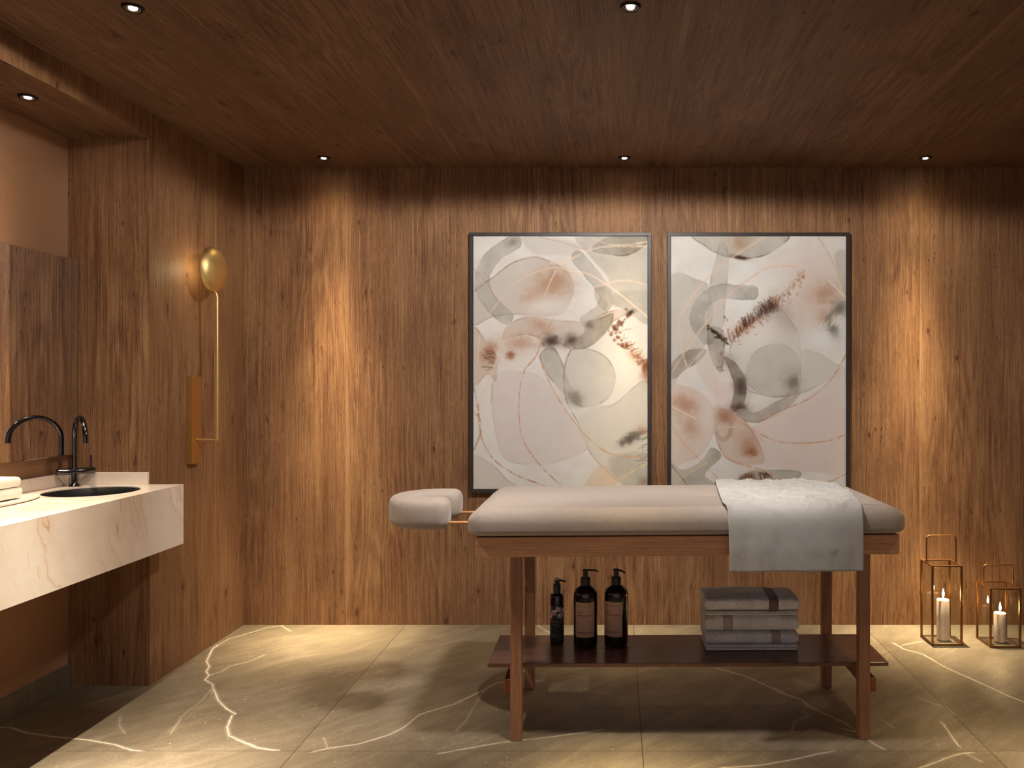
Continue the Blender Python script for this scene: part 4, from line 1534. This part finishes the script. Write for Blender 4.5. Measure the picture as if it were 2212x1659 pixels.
def pump(parent, z, collar_r, collar_h, stem_r, stem_h, noz, rot, cap=None):
    bm = lathe(bmesh.new(), [(collar_r * 0.97, z), (collar_r, z + 0.002), (collar_r, z + collar_h - 0.004), (collar_r * 0.85, z + collar_h)], 28)
    obj('collar', bm, m_pump, parent, True)
    z2 = z + collar_h
    p = obj('pump_head', bmesh_pump(z2, stem_r, stem_h, noz, rot), m_pump, parent, True)
    if cap:
        bm = lathe(bmesh.new(), [(stem_r * 1.06, z2 + stem_h + 0.0095), (stem_r * 1.1, z2 + stem_h + 0.013), (stem_r * 0.8, z2 + stem_h + 0.0155)], 24)
        obj('cap_disc', bm, cap, p, True)


def bmesh_pump(z, r, h, noz, rot):
    bm = lathe(bmesh.new(), [(r, z), (r, z + h), (r * 1.12, z + h + 0.001), (r * 1.12, z + h + 0.008), (r * 0.95, z + h + 0.009)], 24)
    c, s = math.cos(rot), math.sin(rot)
    zz = z + h + 0.0045
    pts = [(0, 0, zz), (c * noz * 0.4, s * noz * 0.4, zz + 0.0012), (c * noz * 0.8, s * noz * 0.8, zz - 0.0005), (c * noz, s * noz, zz - 0.005)]
    tube(bm, pts, [0.0052, 0.0048, 0.004, 0.0034], 12)
    bmesh.ops.recalc_face_normals(bm, faces=bm.faces)
    return bm


ZSH = 0.2955
b1 = thing('pump_bottle', 'slim black pump bottle with a pink and white floral wrap, on the lower shelf', 'bottle', (-0.259, 3.520, ZSH), 0, 'pump bottles on the lower shelf')
bm = lathe(bmesh.new(), [(0.026, 0.0), (0.0295, 0.003), (0.030, 0.010), (0.030, 0.206), (0.0285, 0.213), (0.022, 0.2165), (0.0165, 0.218)], 40)
obj('bottle_body', bm, m_amber, b1, True, 50)
wrap_label('floral_wrap', b1, 0.0305, 0.016, 0.168, -2.6, 2.6, floral_label())
pump(b1, 0.218, 0.0165, 0.040, 0.0115, 0.009, 0.040, math.radians(-8), m_steel)


def big_bottle(x, y, label, la, half, noz_rot, seed):
    t = thing('pump_bottle', label, 'bottle', (x, y, ZSH), 0, 'pump bottles on the lower shelf')
    bm = lathe(bmesh.new(), [(0.046, 0.0), (0.050, 0.003), (0.0515, 0.012), (0.0515, 0.212), (0.0505, 0.226), (0.046, 0.239), (0.038, 0.249), (0.028, 0.256), (0.021, 0.259), (0.020, 0.262)], 48)
    obj('bottle_body', bm, m_amber, t, True, 50)
    wrap_label('paper_label', t, 0.0519, 0.048, 0.196, la - half, la + half, brown_label(seed))
    pump(t, 0.2595, 0.0212, 0.036, 0.0112, 0.0235, 0.056, noz_rot)
    return t


big_bottle(-0.134, 3.490, 'large dark pump bottle with a brown label, its nozzle pointing right, beside the floral bottle', -0.03, 0.88, math.radians(-6), 21)
big_bottle(-0.002, 3.500, 'large dark pump bottle with a brown label turned left, nearest the towel stack', -0.30, 0.84, math.radians(-48), 22)

# ------------------------------------------------------------------ lanterns and candles
m_copper = plain('antique_brass', s2l((150, 104, 62)), rough=0.35, metal=0.9, noise_amt=0.1)
m_glass = NT('thin_clear_glass')
gt = m_glass.node('ShaderNodeBsdfTransparent')
gt.inputs[0].default_value = (0.96, 0.97, 0.96, 1)
gg = m_glass.node('ShaderNodeBsdfGlossy')
gg.inputs['Roughness'].default_value = 0.0
lw_ = m_glass.node('ShaderNodeLayerWeight')
lw_.inputs[0].default_value = 0.5
fr_o = m_glass.math('ADD', m_glass.math('MULTIPLY', m_glass.math('POWER', lw_.outputs['Facing'], 5.0), 0.85), 0.035)
mx_ = m_glass.node('ShaderNodeMixShader')
m_glass.t.links.new(fr_o, mx_.inputs[0])
m_glass.t.links.new(gt.outputs[0], mx_.inputs[1])
m_glass.t.links.new(gg.outputs[0], mx_.inputs[2])
m_glass.t.links.new(mx_.outputs[0], m_glass.n['Material Output'].inputs[0])
m_glass = m_glass.m
m_wax = NT('ivory_wax')
m_wax.base(m_wax.ramp(m_wax.noise(m_wax.objxyz()[3], 30.0), [(0.3, s2l((228, 204, 186))), (0.7, s2l((238, 216, 200)))]))
m_wax.set(Roughness=0.5)
m_wax.b.inputs['Subsurface Weight'].default_value = 0.35
m_wax.b.inputs['Subsurface Radius'].default_value = (0.03, 0.018, 0.01)
m_wax.b.inputs['Subsurface Scale'].default_value = 0.5
m_wax = m_wax.m
m_flame = emit('candle_flame', (1.0, 0.66, 0.28, 1), 420.0)


def lantern(x0, y0, w, h, hh, label):
    t = thing('lantern', label, 'lantern', (x0 + w / 2, y0 + w / 2, 0), 0, 'glass lanterns on the floor')
    a = w / 2
    p = 0.011
    for sx in (-1, 1):
        for sy in (-1, 1):
            cx, cy = sx * (a - p / 2), sy * (a - p / 2)
            obj('post', newbox(cx - p / 2, cx + p / 2, cy - p / 2, cy + p / 2, 0.0085, h - 0.0085, bev=0.001, seg=1), m_copper, t)
    bm = bmesh.new()
    for z0, z1 in ((h - 0.008, h),):
        box(bm, -a, a, -a, -a + p, z0, z1, bev=0.001, seg=1)
        box(bm, -a, a, a - p, a, z0, z1, bev=0.001, seg=1)
        box(bm, -a, -a + p, -a + p, a - p, z0, z1, bev=0.001, seg=1)
        box(bm, a - p, a, -a + p, a - p, z0, z1, bev=0.001, seg=1)
    obj('top_rim', bm, m_copper, t)
    bm = bmesh.new()
    box(bm, -a, a, -a, -a + p, 0.0, 0.008, bev=0.001, seg=1)
    box(bm, -a, a, a - p, a, 0.0, 0.008, bev=0.001, seg=1)
    box(bm, -a, -a + p, -a + p, a - p, 0.0, 0.008, bev=0.001, seg=1)
    box(bm, a - p, a, -a + p, a - p, 0.0, 0.008, bev=0.001, seg=1)
    obj('base_rim', bm, m_copper, t)
    obj('base_pane', newbox(-a + p, a - p, -a + p, a - p, 0.0045, 0.0075), m_glass, t)
    g = 0.002
    for s in (-1, 1):
        y = s * (a - p / 2)
        obj('glass_pane', newbox(-a + p, a - p, y - g / 2, y + g / 2, 0.0085, h - 0.0085), m_glass, t)
        obj('glass_pane', newbox(y - g / 2, y + g / 2, -a + p, a - p, 0.0085, h - 0.0085), m_glass, t)
    r = 0.018
    xh = a - 0.004
    pts = [(-xh, 0, h), (-xh, 0, hh - r)]
    for i in range(1, 7):
        q = i / 6 * PI / 2
        pts.append((-xh + r * (1 - math.cos(q)), 0, hh - r + r * math.sin(q)))
    for i in range(0, 7):
        q = i / 6 * PI / 2
        pts.append((xh - r * (1 - math.sin(q)), 0, hh - r + r * math.cos(q)))
    pts.append((xh, 0, h))
    obj('handle', tube(bmesh.new(), pts, 0.0042, 10), m_copper, t, True)
    return t


def candle(x, y, r, h, label):
    t = thing('candle', label, 'candle', (x, y, 0.0085), 0, 'pillar candles in lanterns')
    bm = lathe(bmesh.new(), [(r * 0.97, 0.0), (r, 0.002), (r, h - 0.004), (r * 0.95, h), (r * 0.75, h - 0.001), (r * 0.3, h - 0.004), (0.002, h - 0.0045)], 40)
    obj('wax_body', bm, m_wax, t, True, 50)
    obj('wick', tube(bmesh.new(), [(0, 0, h - 0.004), (0.0005, 0, h + 0.006), (0.0015, 0, h + 0.012)], 0.0011, 8), m_black, t, True)
    bm = lathe(bmesh.new(), [(0.0006, 0.0), (0.0042, 0.006), (0.0058, 0.014), (0.0050, 0.024), (0.0026, 0.036), (0.0004, 0.046)], 20)
    bmesh.ops.translate(bm, vec=(0.001, 0, h + 0.0115), verts=bm.verts)
    obj('flame', bm, m_flame, t, True)
    return t


lantern(1.711, 4.398, 0.169, 0.435, 0.583, 'taller brass and glass lantern on the floor right of the massage table')
candle(1.809, 4.490, 0.034, 0.219, 'taller lit pillar candle inside the taller lantern')
lantern(2.010, 4.363, 0.171, 0.320, 0.428, 'shorter brass and glass lantern at the right edge of the photo')
candle(2.108, 4.455, 0.032, 0.155, 'shorter lit pillar candle inside the shorter lantern')

# ------------------------------------------------------------------ camera, world, colour
cam = bpy.data.cameras.new('camera')
cam.sensor_fit = 'HORIZONTAL'
cam.sensor_width = 36.0
cam.lens = 36.0 * FPX / 2212.0
cam.shift_x = -(VX - 1106.0) / 2212.0
cam.shift_y = (VY - 829.5) / 2212.0
cam.clip_start = 0.05
co = link(bpy.data.objects.new('camera', cam))
co.location = CAM
co.rotation_euler = (PI / 2, 0, 0)
bpy.context.scene.camera = co

w = bpy.data.worlds.new('world')
bpy.context.scene.world = w
w.use_nodes = True
bg = w.node_tree.nodes['Background']
bg.inputs[0].default_value = (0.95, 0.93, 1.0, 1)
bg.inputs[1].default_value = 0.38

sc = bpy.context.scene
sc.view_settings.view_transform = 'Standard'
sc.view_settings.look = 'None'
sc.view_settings.gamma = 1.0
sc.view_settings.exposure = 0.0
sc.view_settings.use_curve_mapping = False
sc.cycles.max_bounces = 8
sc.cycles.diffuse_bounces = 4
sc.cycles.transparent_max_bounces = 12
sc.cycles.transmission_bounces = 10
sc.cycles.caustics_reflective = False
sc.cycles.adaptive_threshold = 0.02
